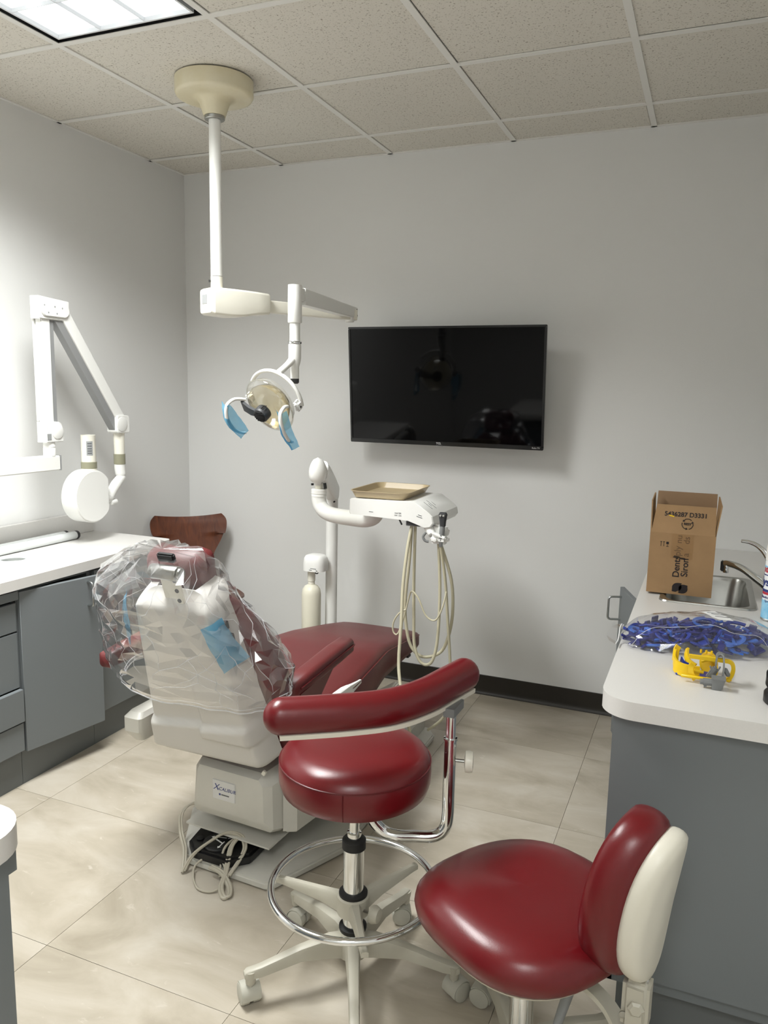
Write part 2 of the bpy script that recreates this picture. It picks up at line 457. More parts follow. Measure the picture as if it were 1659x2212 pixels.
ceiling = struct('ceiling', bx(-0.1, RX + 0.1, RY - 0.1, 0.1, RH + 0.06, RH + 0.12), 'plenum')
CX = [0.0] + [GX0 + GT * i for i in range(5)] + [RX]
CY = [0.0] + [GY0 - GT * i for i in range(9)] + [RY]
BW = 0.024
shared = {}
troffers = ((1, 2), (1, 3), (1, 4)), ((4, 7), (4, 8))
troff_cells = {(1, 3), (1, 4), (4, 7), (4, 8)}
for i in range(len(CX) - 1):
    for j in range(len(CY) - 1):
        w = round(CX[i + 1] - CX[i], 4); h = round(CY[j] - CY[j + 1], 4)
        if w < 0.03 or h < 0.03: continue
        cx, cy = (CX[i] + CX[i + 1]) / 2, (CY[j] + CY[j + 1]) / 2
        if (i, j) in troff_cells: continue
        if (w, h) not in shared:
            b = box((0, 0, 0), (w - 0.0205, h - 0.0205, 0.014), 0.002, 1)
            me = D.meshes.new('ceiling_tile'); b.to_mesh(me); b.free(); me.materials.append(M['ctile']); shared[(w, h)] = me
        o = D.objects.new('ceiling_tile', shared[(w, h)]); link(o, ceiling)
        dx, dy = random.uniform(-0.0035, 0.0035), random.uniform(-0.0035, 0.0035)
        o.location = (cx + dx, cy + dy, RH + 0.0105)
for x in CX[1:-1]:
    obj('grid_bar', join(bx(x - BW / 2, x + BW / 2, RY, 0, RH - 0.001, RH + 0.003), bx(x - 0.002, x + 0.002, RY, 0, RH + 0.003, RH + 0.04)), 'tbar', ceiling)
for j, y in enumerate(CY[1:-1]):
    for i in range(len(CX) - 1):
        if (i, j) in troff_cells and (i, j + 1) in troff_cells: continue
        x0, x1 = CX[i] + (BW / 2 if i else 0), CX[i + 1] - BW / 2
        obj('grid_bar', join(bx(x0, x1, y - BW / 2, y + BW / 2, RH - 0.001, RH + 0.003), bx(x0, x1, y - 0.002, y + 0.002, RH + 0.003, RH + 0.04)), 'tbar', ceiling)
# wall angle around the room
def wall_angle(x0, x1, y0, y1): obj('wall_angle', bx(x0, x1, y0, y1, RH - 0.001, RH + 0.003), 'tbar', ceiling)
wall_angle(0, RX, -0.014, 0); wall_angle(0, 0.014, RY, -0.014); wall_angle(RX - 0.014, RX, RY, -0.014)

# dark cove baseboard on the back wall (and the free bit of the left wall)
def cove(p0, p1, nrm):
    p0, p1, nrm = Vector(p0), Vector(p1), Vector(nrm)
    prof = [(0, 0), (0.013, 0), (0.0125, 0.004), (0.008, 0.010), (0.005, 0.018), (0.004, 0.03), (0.004, 0.100), (0.002, 0.102), (0, 0.102)]
    return loft([[p + nrm * a + Vector((0, 0, b)) for a, b in prof] for p in (p0, p1)])
struct('baseboard_back', cove((0, 0, 0), (2.6, 0, 0), (0, -1, 0)), 'base')
struct('baseboard_left', cove((0, -0.76, 0), (0, -0.014, 0), (1, 0, 0)), 'base')

# ------------------------------------------------------------------ recessed ceiling lights
def troffer(x, y, label):
    t = thing('ceiling_light', label, 'ceiling light', (x, y, RH - 0.001), 0, 'recessed ceiling lights')
    w, l = GT - 0.026, GT * 2 - 0.026
    def ring(w0, l0, w1, l1, za, zb):
        bm = bmesh.new(); o = [bm.verts.new((x + sx * w0 / 2, y + sy * l0 / 2, za)) for sx, sy in ((1, 1), (-1, 1), (-1, -1), (1, -1))]
        i = [bm.verts.new((x + sx * w1 / 2, y + sy * l1 / 2, zb)) for sx, sy in ((1, 1), (-1, 1), (-1, -1), (1, -1))]
        for k in range(4): bm.faces.new((o[k], o[(k + 1) % 4], i[(k + 1) % 4], i[k]))
        return bm
    obj('reveal', join(ring(w, l, w - 0.002, l - 0.002, RH + 0.001, RH + 0.05), ring(w - 0.002, l - 0.002, w - 0.06, l - 0.06, RH + 0.03, RH + 0.03)), 'black', t)
    obj('rim', join(ring(w - 0.036, l - 0.036, w - 0.05, l - 0.05, RH + 0.001, RH + 0.001), ring(w - 0.036, l - 0.036, w - 0.036, l - 0.036, RH + 0.001, RH + 0.035), ring(w - 0.05, l - 0.05, w - 0.05, l - 0.05, RH + 0.001, RH + 0.035)), 'louvre', t)
    # louvre cells: 3 across, 6 along; blades flare to parabolic tops
    ww, ll = w - 0.05, l - 0.05
    def blade(px, py, lx, ly):
        lo, hi = 0.0009, 0.0014
        bm = bmesh.new(); z0, z1 = RH + 0.002, RH + 0.014
        if lx > ly: a = [(px - lx / 2, py - lo, z0), (px + lx / 2, py - lo, z0), (px + lx / 2, py + lo, z0), (px - lx / 2, py + lo, z0)]; b = [(px - lx / 2, py - hi, z1), (px + lx / 2, py - hi, z1), (px + lx / 2, py + hi, z1), (px - lx / 2, py + hi, z1)]
        else: a = [(px - lo, py - ly / 2, z0), (px + lo, py - ly / 2, z0), (px + lo, py + ly / 2, z0), (px - lo, py + ly / 2, z0)]; b = [(px - hi, py - ly / 2, z1), (px + hi, py - ly / 2, z1), (px + hi, py + ly / 2, z1), (px - hi, py + ly / 2, z1)]
        bm.free(); return loft([a, b])
    for k in (1, 2): obj('louvre_blade', blade(x - ww / 2 + ww * k / 3, y, 0.003, ll), 'louvre', t)
    for k in range(1, 6): obj('louvre_blade', blade(x, y - ll / 2 + ll * k / 6, ww, 0.003), 'louvre', t)
    obj('diffuser', bx(x - w / 2 + 0.02, x + w / 2 - 0.02, y - l / 2 + 0.02, y + l / 2 - 0.02, RH + 0.0145, RH + 0.018), 'diff', t)
    for k in range(3):
        xx = x - ww / 2 + ww * (k + 0.5) / 3
        obj('fluorescent_lamp', bx(xx - 0.018, xx + 0.018, y - 0.56, y + 0.56, RH + 0.0135, RH + 0.0142), M['lampglow'], t)
M['lampglow'] = mat('lamp_glow', rgb(250, 252, 255), 0.4, emit=(0.92, 0.97, 1, 1), estr=3.0)
troffer(F1[0], F1[1], 'lit recessed troffer with white louvre and black rim near the left wall')
troffer(F2[0], F2[1], 'unseen recessed troffer added behind the camera for fill light')

# ================================================================== LEFT CABINETS
LZ = 0.818
lw = thing('left_cabinets_worktop', 'long white laminate worktop along the left wall under the X-ray arm', 'worktop', (0.24, -1.7, 0))
ox0, oy0 = 0.004, -0.785
out = [(ox0, oy0), (ox0, -2.6), (0.48, -2.6)]
rr = 0.03
for k in range(7):
    a = RAD(0 + 90 * k / 6); out.append((0.48 - rr + rr * math.cos(a), oy0 - rr + rr * math.sin(a)))
GROM = (0.215, -1.452)
hole = [(GROM[0] + 0.05 * math.cos(2 * PI * k / 28), GROM[1] + 0.05 * math.sin(2 * PI * k / 28)) for k in range(28)]
obj('top', poly_prism([out, hole], LZ - 0.04, LZ), 'laminate', lw, angle=30)
obj('backsplash', bx(0.001, 0.022, -2.6, oy0 - 0.012, LZ, LZ + 0.10, 0.002, 1), 'laminate', lw)
gm = obj('grommet', lathe([(0.047, -0.012), (0.047, 0.004), (0.049, 0.0065), (0.054, 0.007), (0.058, 0.005), (0.060, 0.0003)], 40, (GROM[0], GROM[1], LZ), cap=False), 'tube', lw)
obj('grommet_lid', lathe([(0.0468, 0.0), (0.046, -0.010), (0.001, -0.010)], 36, (GROM[0], GROM[1], LZ), cap=False), 'hole', lw)

def cabinet(name, label, x0, x1, y0, y1, z0, z1):
    t = thing(name, label, 'cabinet', ((x0 + x1) / 2, (y0 + y1) / 2, 0))
    return t
def pull(parent, p0, p1, outdir, r=0.0045, proj=0.032, m='satin', name='handle'):
    p0, p1, o = Vector(p0), Vector(p1), Vector(outdir).normalized() * proj
    pts = [p0, p0 + o * 0.75, p0 + o + (p1 - p0) * 0.06, p1 + o - (p1 - p0) * 0.06, p1 + o * 0.75, p1]
    P = [p0, p0 + o * 0.55]
    for k in range(5):
        a = PI / 2 * k / 4; d = (p1 - p0).normalized() * 0.012; P.append(p0 + o - o.normalized() * 0.012 * (1 - math.sin(a)) + d * (1 - math.cos(a)))
    for k in range(5):
        a = PI / 2 * (1 - k / 4); d = (p1 - p0).normalized() * 0.012; P.append(p1 + o - o.normalized() * 0.012 * (1 - math.sin(a)) - d * (1 - math.cos(a)))
    P += [p1 + o * 0.55, p1]
    return obj(name, tube(P, r, 10, smooth=False), m, parent)

FXL = 0.462                       # front face plane of the left cabinets
# far cabinet with a closed door
cA = thing('base_cabinet', 'grey base cabinet with closed door at the far end, behind the chair back', 'cabinet', (0.22, -1.04, 0))
obj('body', bx(0.002, FXL - 0.02, -1.275, -0.805, 0.14, LZ - 0.042), 'cab', cA)
obj('plinth', bx(0.002, 0.433, -1.275, -0.805, 0.0, 0.139), 'toe', cA)
d = obj('door', bx(FXL - 0.018, FXL, -1.272, -0.808, 0.142, 0.765, 0.0015, 1), 'cab', cA)
pull(d, (FXL, -0.87, 0.745), (FXL, -0.87, 0.645), (1, 0, 0))
# middle cabinet whose door stands ajar
cB = thing('base_cabinet', 'grey base cabinet with its wide door slightly ajar left of the dental chair', 'cabinet', (0.22, -1.465, 0))
obj('body', join(bx(0.002, FXL - 0.02, -1.655, -1.637, 0.14, LZ - 0.042), bx(0.002, FXL - 0.02, -1.295, -1.277, 0.14, LZ - 0.042), bx(0.002, 0.02, -1.637, -1.295, 0.14, LZ - 0.042),
     bx(0.02, FXL - 0.02, -1.637, -1.295, 0.14, 0.158), bx(0.02, FXL - 0.02, -1.637, -1.295, LZ - 0.06, LZ - 0.042)), 'cab', cB)
obj('plinth', bx(0.002, 0.433, -1.655, -1.277, 0.0, 0.139), 'toe', cB)
ang = math.atan2(0.062, 0.335); hp = Vector((FXL - 0.009, -1.652, 0.45)); dl = 0.352
Rz = Matrix.Rotation(-ang, 4, 'Z')
b = box((0, dl / 2, 0), (0.018, dl, 0.625), 0.0015, 1); b.transform(Matrix.Translation(hp) @ Rz)
d = obj('door', b, 'cab', cB)
dir_y = Vector((math.sin(ang), math.cos(ang), 0)); dir_n = Vector((math.cos(ang), -math.sin(ang), 0))
q = hp + dir_y * (dl - 0.060) + dir_n * 0.009
pull(d, (q.x, q.y, 0.745), (q.x, q.y, 0.648), dir_n)
# drawer unit
cD = thing('drawer_cabinet', 'grey base cabinet with a stack of four drawers at the left edge', 'cabinet', (0.22, -1.98, 0))
obj('body', join(bx(0.002, FXL - 0.022, -1.675, -1.657, 0.14, LZ - 0.042), bx(0.002, FXL - 0.022, -2.3, -2.282, 0.14, LZ - 0.042), bx(0.002, FXL - 0.035, -2.282, -1.675, 0.14, LZ - 0.042)), 'cabin', cD)
obj('plinth', bx(0.002, 0.433, -2.3, -1.657, 0.0, 0.139), 'toe', cD)
obj('top_rail', bx(FXL - 0.02, FXL, -2.3, -1.657, 0.735, 0.768, 0.001, 1), 'cab', cD)
for z0, z1, pr in ((0.614, 0.722, -0.012), (0.395, 0.608, -0.012), (0.264, 0.390, 0.006), (0.147, 0.257, -0.002)):
    dr = obj('drawer', bx(FXL - 0.02 + pr, FXL + pr, -2.297, -1.661, z0, z1, 0.0015, 1), 'cab', cD)
    pull(dr, (FXL + pr, -1.93, z1 - 0.04), (FXL + pr, -2.03, z1 - 0.04), (1, 0, 0))
cE = thing('base_cabinet', 'grey base cabinet beyond the drawers, outside the left edge of the picture', 'cabinet', (0.22, -2.45, 0))
obj('body', bx(0.002, FXL - 0.02, -2.6, -2.302, 0.14, LZ - 0.042), 'cab', cE)
obj('plinth', bx(0.002, 0.433, -2.6, -2.302, 0.0, 0.139), 'toe', cE)
obj('door', bx(FXL - 0.018, FXL, -2.597, -2.305, 0.142, 0.765, 0.0015, 1), 'cab', cE)

# two fluorescent tubes lying against the backsplash
def fluo(name, label, x, z, y0, y1):
    t = thing(name, label, 'tube light', (x, (y0 + y1) / 2, z - 0.019), 0, 'spare fluorescent tubes')
    obj('glass', cyl((x, y0 + 0.014, z), (x, y1 - 0.014, z), 0.019, n=20, bev=0.003), 'tube', t)
    for ya, yb, s in ((y1 - 0.014, y1, 1), (y0, y0 + 0.014, -1)):
        e = obj('end_cap', cyl((x, ya, z), (x, yb, z), 0.0195, n=20, bev=0.002), 'charcoal' if s > 0 else 'satin', t)
        for k in (-0.006, 0.006): obj('pin', cyl((x + k, yb if s > 0 else ya, z), (x + k, (yb if s > 0 else ya) + s * 0.007, z), 0.0012, n=6), 'satin', e)
fluo('fluorescent_tube', 'white fluorescent tube lying nearest the worktop front, beside its twin', 0.100, LZ + 0.0195, -2.15, -0.985)
fluo('fluorescent_tube', 'white fluorescent tube tucked against the backsplash behind its twin', 0.0605, LZ + 0.0195, -2.17, -1.01)

# near-left counter corner
NZ = 0.86
NCX = 1.852
nw = thing('near_counter', 'rounded corner of a white worktop on a grey cabinet at the lower left edge', 'cabinet', (1.5, -3.2, 0))
out = [(1.2, -2.885), (1.2, -3.5), (NCX, -3.5)]
rr = 0.075
for k in range(9):
    a = RAD(90 * k / 8); out.append((NCX - rr + rr * math.cos(a), -2.885 - rr + rr * math.sin(a)))
obj('worktop', poly_prism([out], NZ - 0.04, NZ), 'laminate', nw, angle=30)
obj('body', bx(1.22, NCX - 0.018, -3.49, -2.93, 0.0, NZ - 0.041), 'cab', nw)
obj('drawer_front', bx(1.60, NCX - 0.022, -2.928, -2.91, NZ - 0.082, NZ - 0.045, 0.001, 1), 'cab', nw)

# ================================================================== RIGHT COUNTER
Z2 = 0.86
rw = thing('sink_worktop', 'white laminate worktop with rounded corner and a sink, along the right wall', 'worktop', (2.9, -1.0, 0))
out = [(3.198, -0.002), (2.585, -0.002)]
rr = 0.075
for k in range(9):
    a = RAD(180 + 90 * k / 8); out.append((2.585 + rr + rr * math.cos(a), -2.008 + rr + rr * math.sin(a)))
out += [(3.198, -2.008)]
SX0, SX1, SY0, SY1 = 2.652, 2.948, -1.072, -0.60
hole = rrect(SX1 - SX0 - 0.03, SY1 - SY0 - 0.03, 0.05, 6, (SX0 + SX1) / 2, (SY0 + SY1) / 2)
obj('top', poly_prism([out, hole], Z2 - 0.042, Z2), 'laminate', rw, angle=30)
cC = thing('sink_cabinet', 'grey sink cabinet with a plain end panel and one door standing open', 'cabinet', (2.9, -1.0, 0))
obj('end_panel', bx(2.615, 3.197, -1.972, -1.954, 0.178, Z2 - 0.043), 'cab', cC)
obj('body', join(bx(2.633, 3.197, -1.953, -1.20, 0.14, Z2 - 0.30), bx(2.633, 2.65, -1.953, -1.20, 0.14, Z2 - 0.044), bx(2.633, 2.65, -0.41, -0.004, 0.14, Z2 - 0.044), bx(2.633, 3.197, -1.20, -0.004, 0.14, 0.16), bx(3.18, 3.197, -1.20, -0.004, 0.16, Z2 - 0.25)), 'cab', cC)
obj('plinth', bx(2.66, 3.19, -1.915, -0.004, 0.0, 0.139), 'toe', cC)
obj('door', bx(2.615, 2.632, -1.95, -0.892, 0.142, 0.76, 0.0015, 1), 'cab', cC)
obj('door', bx(2.615, 2.632, -0.40, -0.006, 0.142, 0.76, 0.0015, 1), 'cab', cC)
hp = Vector((2.622, -0.888, 0.451)); fe = Vector((2.488, -0.507, 0.451)); dv = (fe - hp); dl = dv.length; dv.normalize()
nv = Vector((-dv.y, dv.x, 0)); nv = nv if nv.x < 0 else -nv
b = box((0, 0, 0), (dl, 0.018, 0.618), 0.0015, 1)
b.transform(Matrix(((dv.x, nv.x, 0, (hp.x + fe.x) / 2), (dv.y, nv.y, 0, (hp.y + fe.y) / 2), (0, 0, 1, 0.451), (0, 0, 0, 1))))
d = obj('door', b, 'cab', cC)
q = fe - dv * 0.03 + nv * 0.009
pull(d, (q.x, q.y, 0.725), (q.x, q.y, 0.632), nv, proj=0.05)

sk = thing('sink', 'small stainless steel sink with rounded bowl set in the right worktop', 'sink', ((SX0 + SX1) / 2, (SY0 + SY1) / 2, Z2))
cxs, cys = (SX0 + SX1) / 2, (SY0 + SY1) / 2; wS, hS = SX1 - SX0, SY1 - SY0
def rl(dw, r, z): return [Vector((px, py, z)) for px, py in rrect(wS - dw, hS - dw, r, 6, cxs, cys)]
obj('rim', loft([rl(0, 0.03, Z2 + 0.0005), rl(0.004, 0.03, Z2 + 0.005), rl(0.018, 0.035, Z2 + 0.006), rl(0.04, 0.045, Z2 + 0.003)], cap=False), 'steel', sk)
obj('bowl', loft([rl(0.04, 0.045, Z2 + 0.003), rl(0.05, 0.05, Z2 - 0.012), rl(0.064, 0.055, Z2 - 0.12), rl(0.09, 0.055, Z2 - 0.145), rl(0.16, 0.05, Z2 - 0.152)], cap='end'), 'steel', sk)
obj('drain', lathe([(0.03, 0.0), (0.028, 0.003), (0.012, 0.001)], 20, (cxs, cys, Z2 - 0.151)), 'chrome', sk)

# faucet at the right of the sink
fc = thing('faucet', 'chrome single-lever faucet arching over the sink', 'faucet', (2.998, -0.90, Z2))
bx_, by_ = 2.998, -0.90
obj('base', lathe([(0.026, 0), (0.026, 0.006), (0.021, 0.012), (0.019, 0.02), (0.019, 0.085), (0.015, 0.10), (0.004, 0.106)], 24, (bx_, by_, Z2)), 'chrome', fc)
obj('spout', tube([(bx_ - 0.005, by_, Z2 + 0.035), (2.955, -0.885, Z2 + 0.062), (2.905, -0.865, Z2 + 0.092), (2.862, -0.85, Z2 + 0.103), (2.846, -0.845, Z2 + 0.100)], [0.014, 0.0135, 0.012, 0.0115, 0.0115], 12), 'chrome', fc)
obj('aerator', cyl((2.853, -0.847, Z2 + 0.100), (2.853, -0.847, Z2 + 0.070), 0.0095, n=16, bev=0.001), 'chrome', fc)
obj('spout_tip', box((2.842, -0.843, Z2 + 0.092), (0.014, 0.022, 0.036), 0.003), 'black', fc)
obj('lever', tube([(bx_, by_, Z2 + 0.10), (2.972, -0.892, Z2 + 0.150), (2.945, -0.882, Z2 + 0.176), (2.918, -0.873, Z2 + 0.186), (2.892, -0.866, Z2 + 0.187)], [0.013, 0.011, 0.008, 0.0065, 0.005], 10, prof=[(math.cos(2 * PI * k / 12) * 0.55, math.sin(2 * PI * k / 12) * 1.0) for k in range(12)], up=(0, 0, 1)), 'chrome', fc)

# ================================================================== CEILING-MOUNTED DENTAL LIGHT
PX, PY = 0.942, -1.07
dl_ = thing('dental_light', 'white ceiling-mounted dental operating light on a jointed arm', 'lamp', (PX, PY, RH - 0.003))
obj('ceiling_canopy', lathe([(0.146, 0.0), (0.146, -0.050), (0.142, -0.058), (0.132, -0.062), (0.085, -0.064), (0.066, -0.068), (0.056, -0.082), (0.048, -0.106), (0.041, -0.126)], 48, (PX, PY, RH - 0.002)), 'ivory', dl_, angle=50)
obj('collar', lathe([(0.036, 0), (0.038, -0.002), (0.038, -0.012), (0.036, -0.014)], 32, (PX, PY, RH - 0.127)), 'steel', dl_)
obj('pole', cyl((PX, PY, 1.952), (PX, PY, RH - 0.13), 0.0225, n=28), 'white', dl_)
ps = obj('pole_sleeve', cyl((PX, PY, 1.90), (PX, PY, 1.95), 0.0232, n=28), 'cream', dl_)
obj('screw', cyl((PX - 0.016, PY - 0.018, 1.932), (PX - 0.020, PY - 0.0225, 1.932), 0.005, n=10), 'charcoal', ps)
ELB = Vector((1.244, -0.49, 1.852))
dA = (ELB - Vector((PX, PY, ELB.z))); LA = dA.length; dA.normalize(); sA = Vector((dA.y, -dA.x, 0)); UP = Vector((0, 0, 1))
P0 = Vector((PX, PY, 1.855))
# arm housing: box with rounded rear and a scooped underside
rings = []
for s, w, zt, zb in ((-0.052, 0.030, 0.030, -0.030), (-0.048, 0.046, 0.044, -0.046), (-0.035, 0.054, 0.050, -0.052), (0.05, 0.054, 0.050, -0.056), (0.10, 0.052, 0.050, -0.052), (0.16, 0.048, 0.049, -0.040), (0.212, 0.045, 0.047, -0.036), (0.218, 0.042, 0.044, -0.033)):
    ring = []
    for px, pz in rrect(2 * w, zt - zb, 0.010, 3): ring.append(P0 + dA * s + sA * px + UP * (pz + (zt + zb) / 2))
    rings.append(ring)
hs = obj('arm_housing', loft(rings), 'cream', dl_, angle=30)
obj('rating_label', box(P0 - dA * 0.0528 + UP * 0.006, (0.04, 0.0012, 0.034), rot=Matrix(((sA.x, dA.x, 0), (sA.y, dA.y, 0), (0, 0, 1)))), 'label', hs)
A0, A1 = P0 + dA * 0.215, P0 + dA * LA
def bar(a, b, w, h0, h1, side, bev=0.004, n=3):
    t = (b - a).normalized(); s = side.normalized(); u = s.cross(t); u = u if u.z > 0 else -u
    return loft([[p + s * x + u * z for x, z in rrect(w, h, bev, n)] for p, h in ((a, h0), (b, h1))])
obj('lower_arm', bar(A0, A1 + dA * 0.03, 0.036, 0.050, 0.046, sA), 'cream', dl_, angle=30)
pv = obj('elbow_pivot', join(cyl(A1 - UP * 0.032, A1 + UP * 0.034, 0.020, n=20, bev=0.003)), 'white', dl_)
POST = Vector((1.29, -1.07, 1.872))
E1 = A1 + UP * 0.012
dB = (POST - E1).normalized(); sB = Vector((dB.y, -dB.x, 0)).normalized()
obj('spring_arm', bar(E1 - dB * 0.045, POST - dB * 0.05, 0.044, 0.046, 0.062, sB), 'white', dl_, angle=30)
tip = E1 - dB * 0.046
brk = obj('end_bracket', join(box(tip - dB * 0.004, (0.03, 0.012, 0.044), 0.001, 1, rot=frame_to(UP, sB)), box(tip - dB * 0.012 + UP * 0.014, (0.008, 0.016, 0.008), 0.001, 1), box(tip - dB * 0.012 - UP * 0.016, (0.008, 0.016, 0.006), 0.001, 1)), 'steel', dl_)
for off, z in ((0.03, 0.012), (0.036, -0.012)): obj('screw', cyl(E1 - dB * off + sB * -0.0222 + UP * z, E1 - dB * off + sB * -0.0242 + UP * z, 0.004, n=8), 'charcoal', brk)
obj('post_head', join(box(POST - dB * 0.022 + UP * 0.004, (0.044, 0.062, 0.064), 0.010, 3, rot=frame_to(UP, sB)), lathe([(0.026, 0.036), (0.0265, 0.0), (0.0265, -0.10), (0.024, -0.103)], 24, POST)), 'white', dl_, angle=40)
obj('drop_tube', cyl(POST + UP * -0.175, POST + UP * -0.10, 0.0195, n=24), 'white', dl_)
cl = POST + UP * -0.175
obj('clamp_band', lathe([(0.0245, 0.005), (0.0255, 0.003), (0.0255, -0.003), (0.0245, -0.005)], 24, cl), 'chrome', dl_)
obj('lower_post', lathe([(0.0235, -0.006), (0.024, -0.01), (0.024, -0.058), (0.021, -0.075), (0.0165, -0.09), (0.0165, -0.135)], 24, cl), 'white', dl_, angle=50)
obj('post_plug', lathe([(0.0165, 0), (0.0165, -0.014), (0.012, -0.019)], 16, cl - UP * 0.135), 'charcoal', dl_)
# lamp head
HC = Vector((1.226, -1.142, 1.462))
hn = Vector((-0.16, -0.80, -0.58)).normalized()
hA = Vector((0.96, 0.16, 0.10)); hA = (hA - hn * hA.dot(hn)).normalized(); hB = hn.cross(hA); hB = hB if hB.z > 0 else -hB
def H(a, b, n): return HC + hA * a + hB * b + hn * n
def hring(ra, rb_, n, k=44): return [H(ra * math.cos(2 * PI * i / k), rb_ * math.sin(2 * PI * i / k), n) for i in range(k)]
hd = obj('reflector', loft([hring(0.086, 0.094, 0.012), hring(0.083, 0.091, 0.0), hring(0.07, 0.076, -0.03), hring(0.044, 0.048, -0.052), hring(0.012, 0.013, -0.062)], cap=False), 'gold', dl_)
obj('clear_shield', loft([hring(0.090, 0.106, -0.024), hring(0.098, 0.114, 0.0), hring(0.100, 0.116, 0.006), hring(0.096, 0.112, 0.014), hring(0.078, 0.090, 0.030), hring(0.044, 0.052, 0.043), hring(0.008, 0.010, 0.048)], cap=False), 'clear', dl_)
obj('shield_rim', tube(hring(0.100, 0.116, 0.004), 0.0028, 6, closed=True, smooth=False), 'clear', dl_)
# lamp holder: tapered arm from the left pivot to a finned cylinder
obj('lamp_arm', loft([[H(a, b, n) for a, b, n in ((x, h, 0.052 + d), (x, h, 0.040 + d), (x, -h, 0.040 + d), (x, -h, 0.052 + d))] for x, h, d in ((-0.112, 0.022, -0.018), (-0.06, 0.018, 0.004), (-0.03, 0.014, 0.010), (-0.012, 0.014, 0.012))]), 'charcoal', dl_, angle=20)
lc = obj('lamp_cap', lathe([(0.030, -0.010), (0.030, 0.016), (0.027, 0.022), (0.012, 0.024)], 28, H(0.0, 0.0, 0.050), hn), 'charcoal', dl_)
for k in range(7):
    w = math.sqrt(max(0.0, 1 - ((k - 3) / 3.8) ** 2)) * 0.024
    c = H(0.0, (k - 3) * 0.0065, 0.0745)
    obj('cooling_fin', box(c, (2 * w, 0.0028, 0.003), rot=Matrix((hA, hB, hn)).transposed()), 'black', lc)
for k in range(4):
    c = H(0.003 + 0.006 * k, 0.0295, 0.052)
    obj('cooling_fin', box(c, (0.0026, 0.002, 0.022), rot=Matrix((hA, hB, hn)).transposed()), 'black', lc)
# yoke: arc over the top from the right pivot, with a Y strut to the post
yk = [H(0.118 * math.cos(RAD(a)), 0.118 * math.sin(RAD(a)) - 0.004, -0.040 - 0.020 * math.sin(RAD(a))) for a in range(-4, 156, 10)]
obj('yoke', tube(yk, 0.0095, 10, sub=2, prof=[(math.cos(2 * PI * k / 12) * 1.0, math.sin(2 * PI * k / 12) * 0.75) for k in range(12)]), 'white', dl_)
top = H(0.118 * math.cos(RAD(70)), 0.118 * math.sin(RAD(70)), -0.058)
obj('yoke_strut', tube([top, top * 0.5 + (cl - UP * 0.06) * 0.5, cl - UP * 0.055], [0.013, 0.0125, 0.017], 12), 'white', dl_)
for s in (1, -1):
    pk = obj('pivot_knob', join(box(H(0.114 * s, 0.0, -0.022), (0.026, 0.046, 0.036), 0.010, 3, rot=Matrix((hA, hB, hn)).transposed())), 'white', dl_)
    obj('screw', cyl(H(0.127 * s, -0.002, -0.02), H(0.1295 * s, -0.002, -0.02), 0.004, n=8), 'charcoal', pk)
def handle_pts(s):
    return [H(s * 0.100, 0.022, 0.018), H(s * 0.116, 0.045, 0.052), H(s * 0.124, 0.046, 0.088), H(s * 0.128, 0.020, 0.106), H(s * 0.130, -0.020, 0.112), H(s * 0.128, -0.062, 0.102), H(s * 0.120, -0.092, 0.082), H(s * 0.112, -0.104, 0.066)]
for s in (-1, 1):
    obj('handle', tube(handle_pts(s), [0.0062, 0.0068, 0.007, 0.0075, 0.008, 0.0075, 0.006, 0.0052], 10), 'white', dl_)
# blue barrier film wrapped round the two handles
def film_sheet(name, label, pts, group=None, jitter=0.0025, sub=8):
    """pts: grid rows of corner points, smoothly interpolated, thin sheet"""
    rows = [smooth_path(r, sub) for r in pts]
    cols = list(zip(*rows)); g = [smooth_path(c, sub) for c in cols]
    nr, nc = len(g[0]), len(g)
    bm = bmesh.new(); vv = [[None] * nr for _ in range(nc)]
    for i in range(nc):
        for j in range(nr):
            p = g[i][j]; q = p * 38.0
            p = p + Vector((noise.noise(q), noise.noise(q + Vector((7, 3, 1))), noise.noise(q + Vector((1, 9, 4))))) * jitter
            vv[i][j] = bm.verts.new(p)
    for i in range(nc - 1):
        for j in range(nr - 1): bm.faces.new((vv[i][j], vv[i + 1][j], vv[i + 1][j + 1], vv[i][j + 1]))
    r = bmesh.ops.solidify(bm, geom=list(bm.faces), thickness=0.0003)
    return one(name, bm, 'bluefilm', label, 'barrier film', group)
L_ = handle_pts(-1); R_ = handle_pts(1)
e = hA * 0.0095; o_ = hn * 0.0105; i_ = hn * -0.012
film_sheet('barrier_film', 'light blue barrier film wrapped on the left handle of the dental light', [[L_[2] + e * -2.6 + hB * 0.012, L_[2] + o_, L_[2] + e * 0.9, L_[3] + e * 1.2 - hn * 0.03], [L_[4] - e * 1.6, L_[4] + o_, L_[4] + e * 1.0, L_[4] + e * 1.6 - hn * 0.045], [L_[6] - e * 1.0 - hB * 0.03, L_[6] + o_ - hB * 0.02, L_[6] + e * 1.2 - hB * 0.01, L_[6] + e * 2.4 - hn * 0.02]])
film_sheet('barrier_film', 'light blue barrier film wrapped on the right handle of the dental light', [[R_[2] - e * 4.2 - hn * 0.02, R_[2] - e * 0.9, R_[2] + o_, R_[2] + e * 1.6 - hn * 0.02], [R_[4] - e * 4.4 - hn * 0.05, R_[4] - e * 1.1, R_[4] + o_, R_[4] + e * 1.8 - hn * 0.03], [R_[6] - e * 1.0 - hB * 0.03, R_[6] - e * 0.4 - hB * 0.035, R_[6] + o_ - hB * 0.03, R_[6] + e * 1.6 - hB * 0.035 - hn * 0.02]])

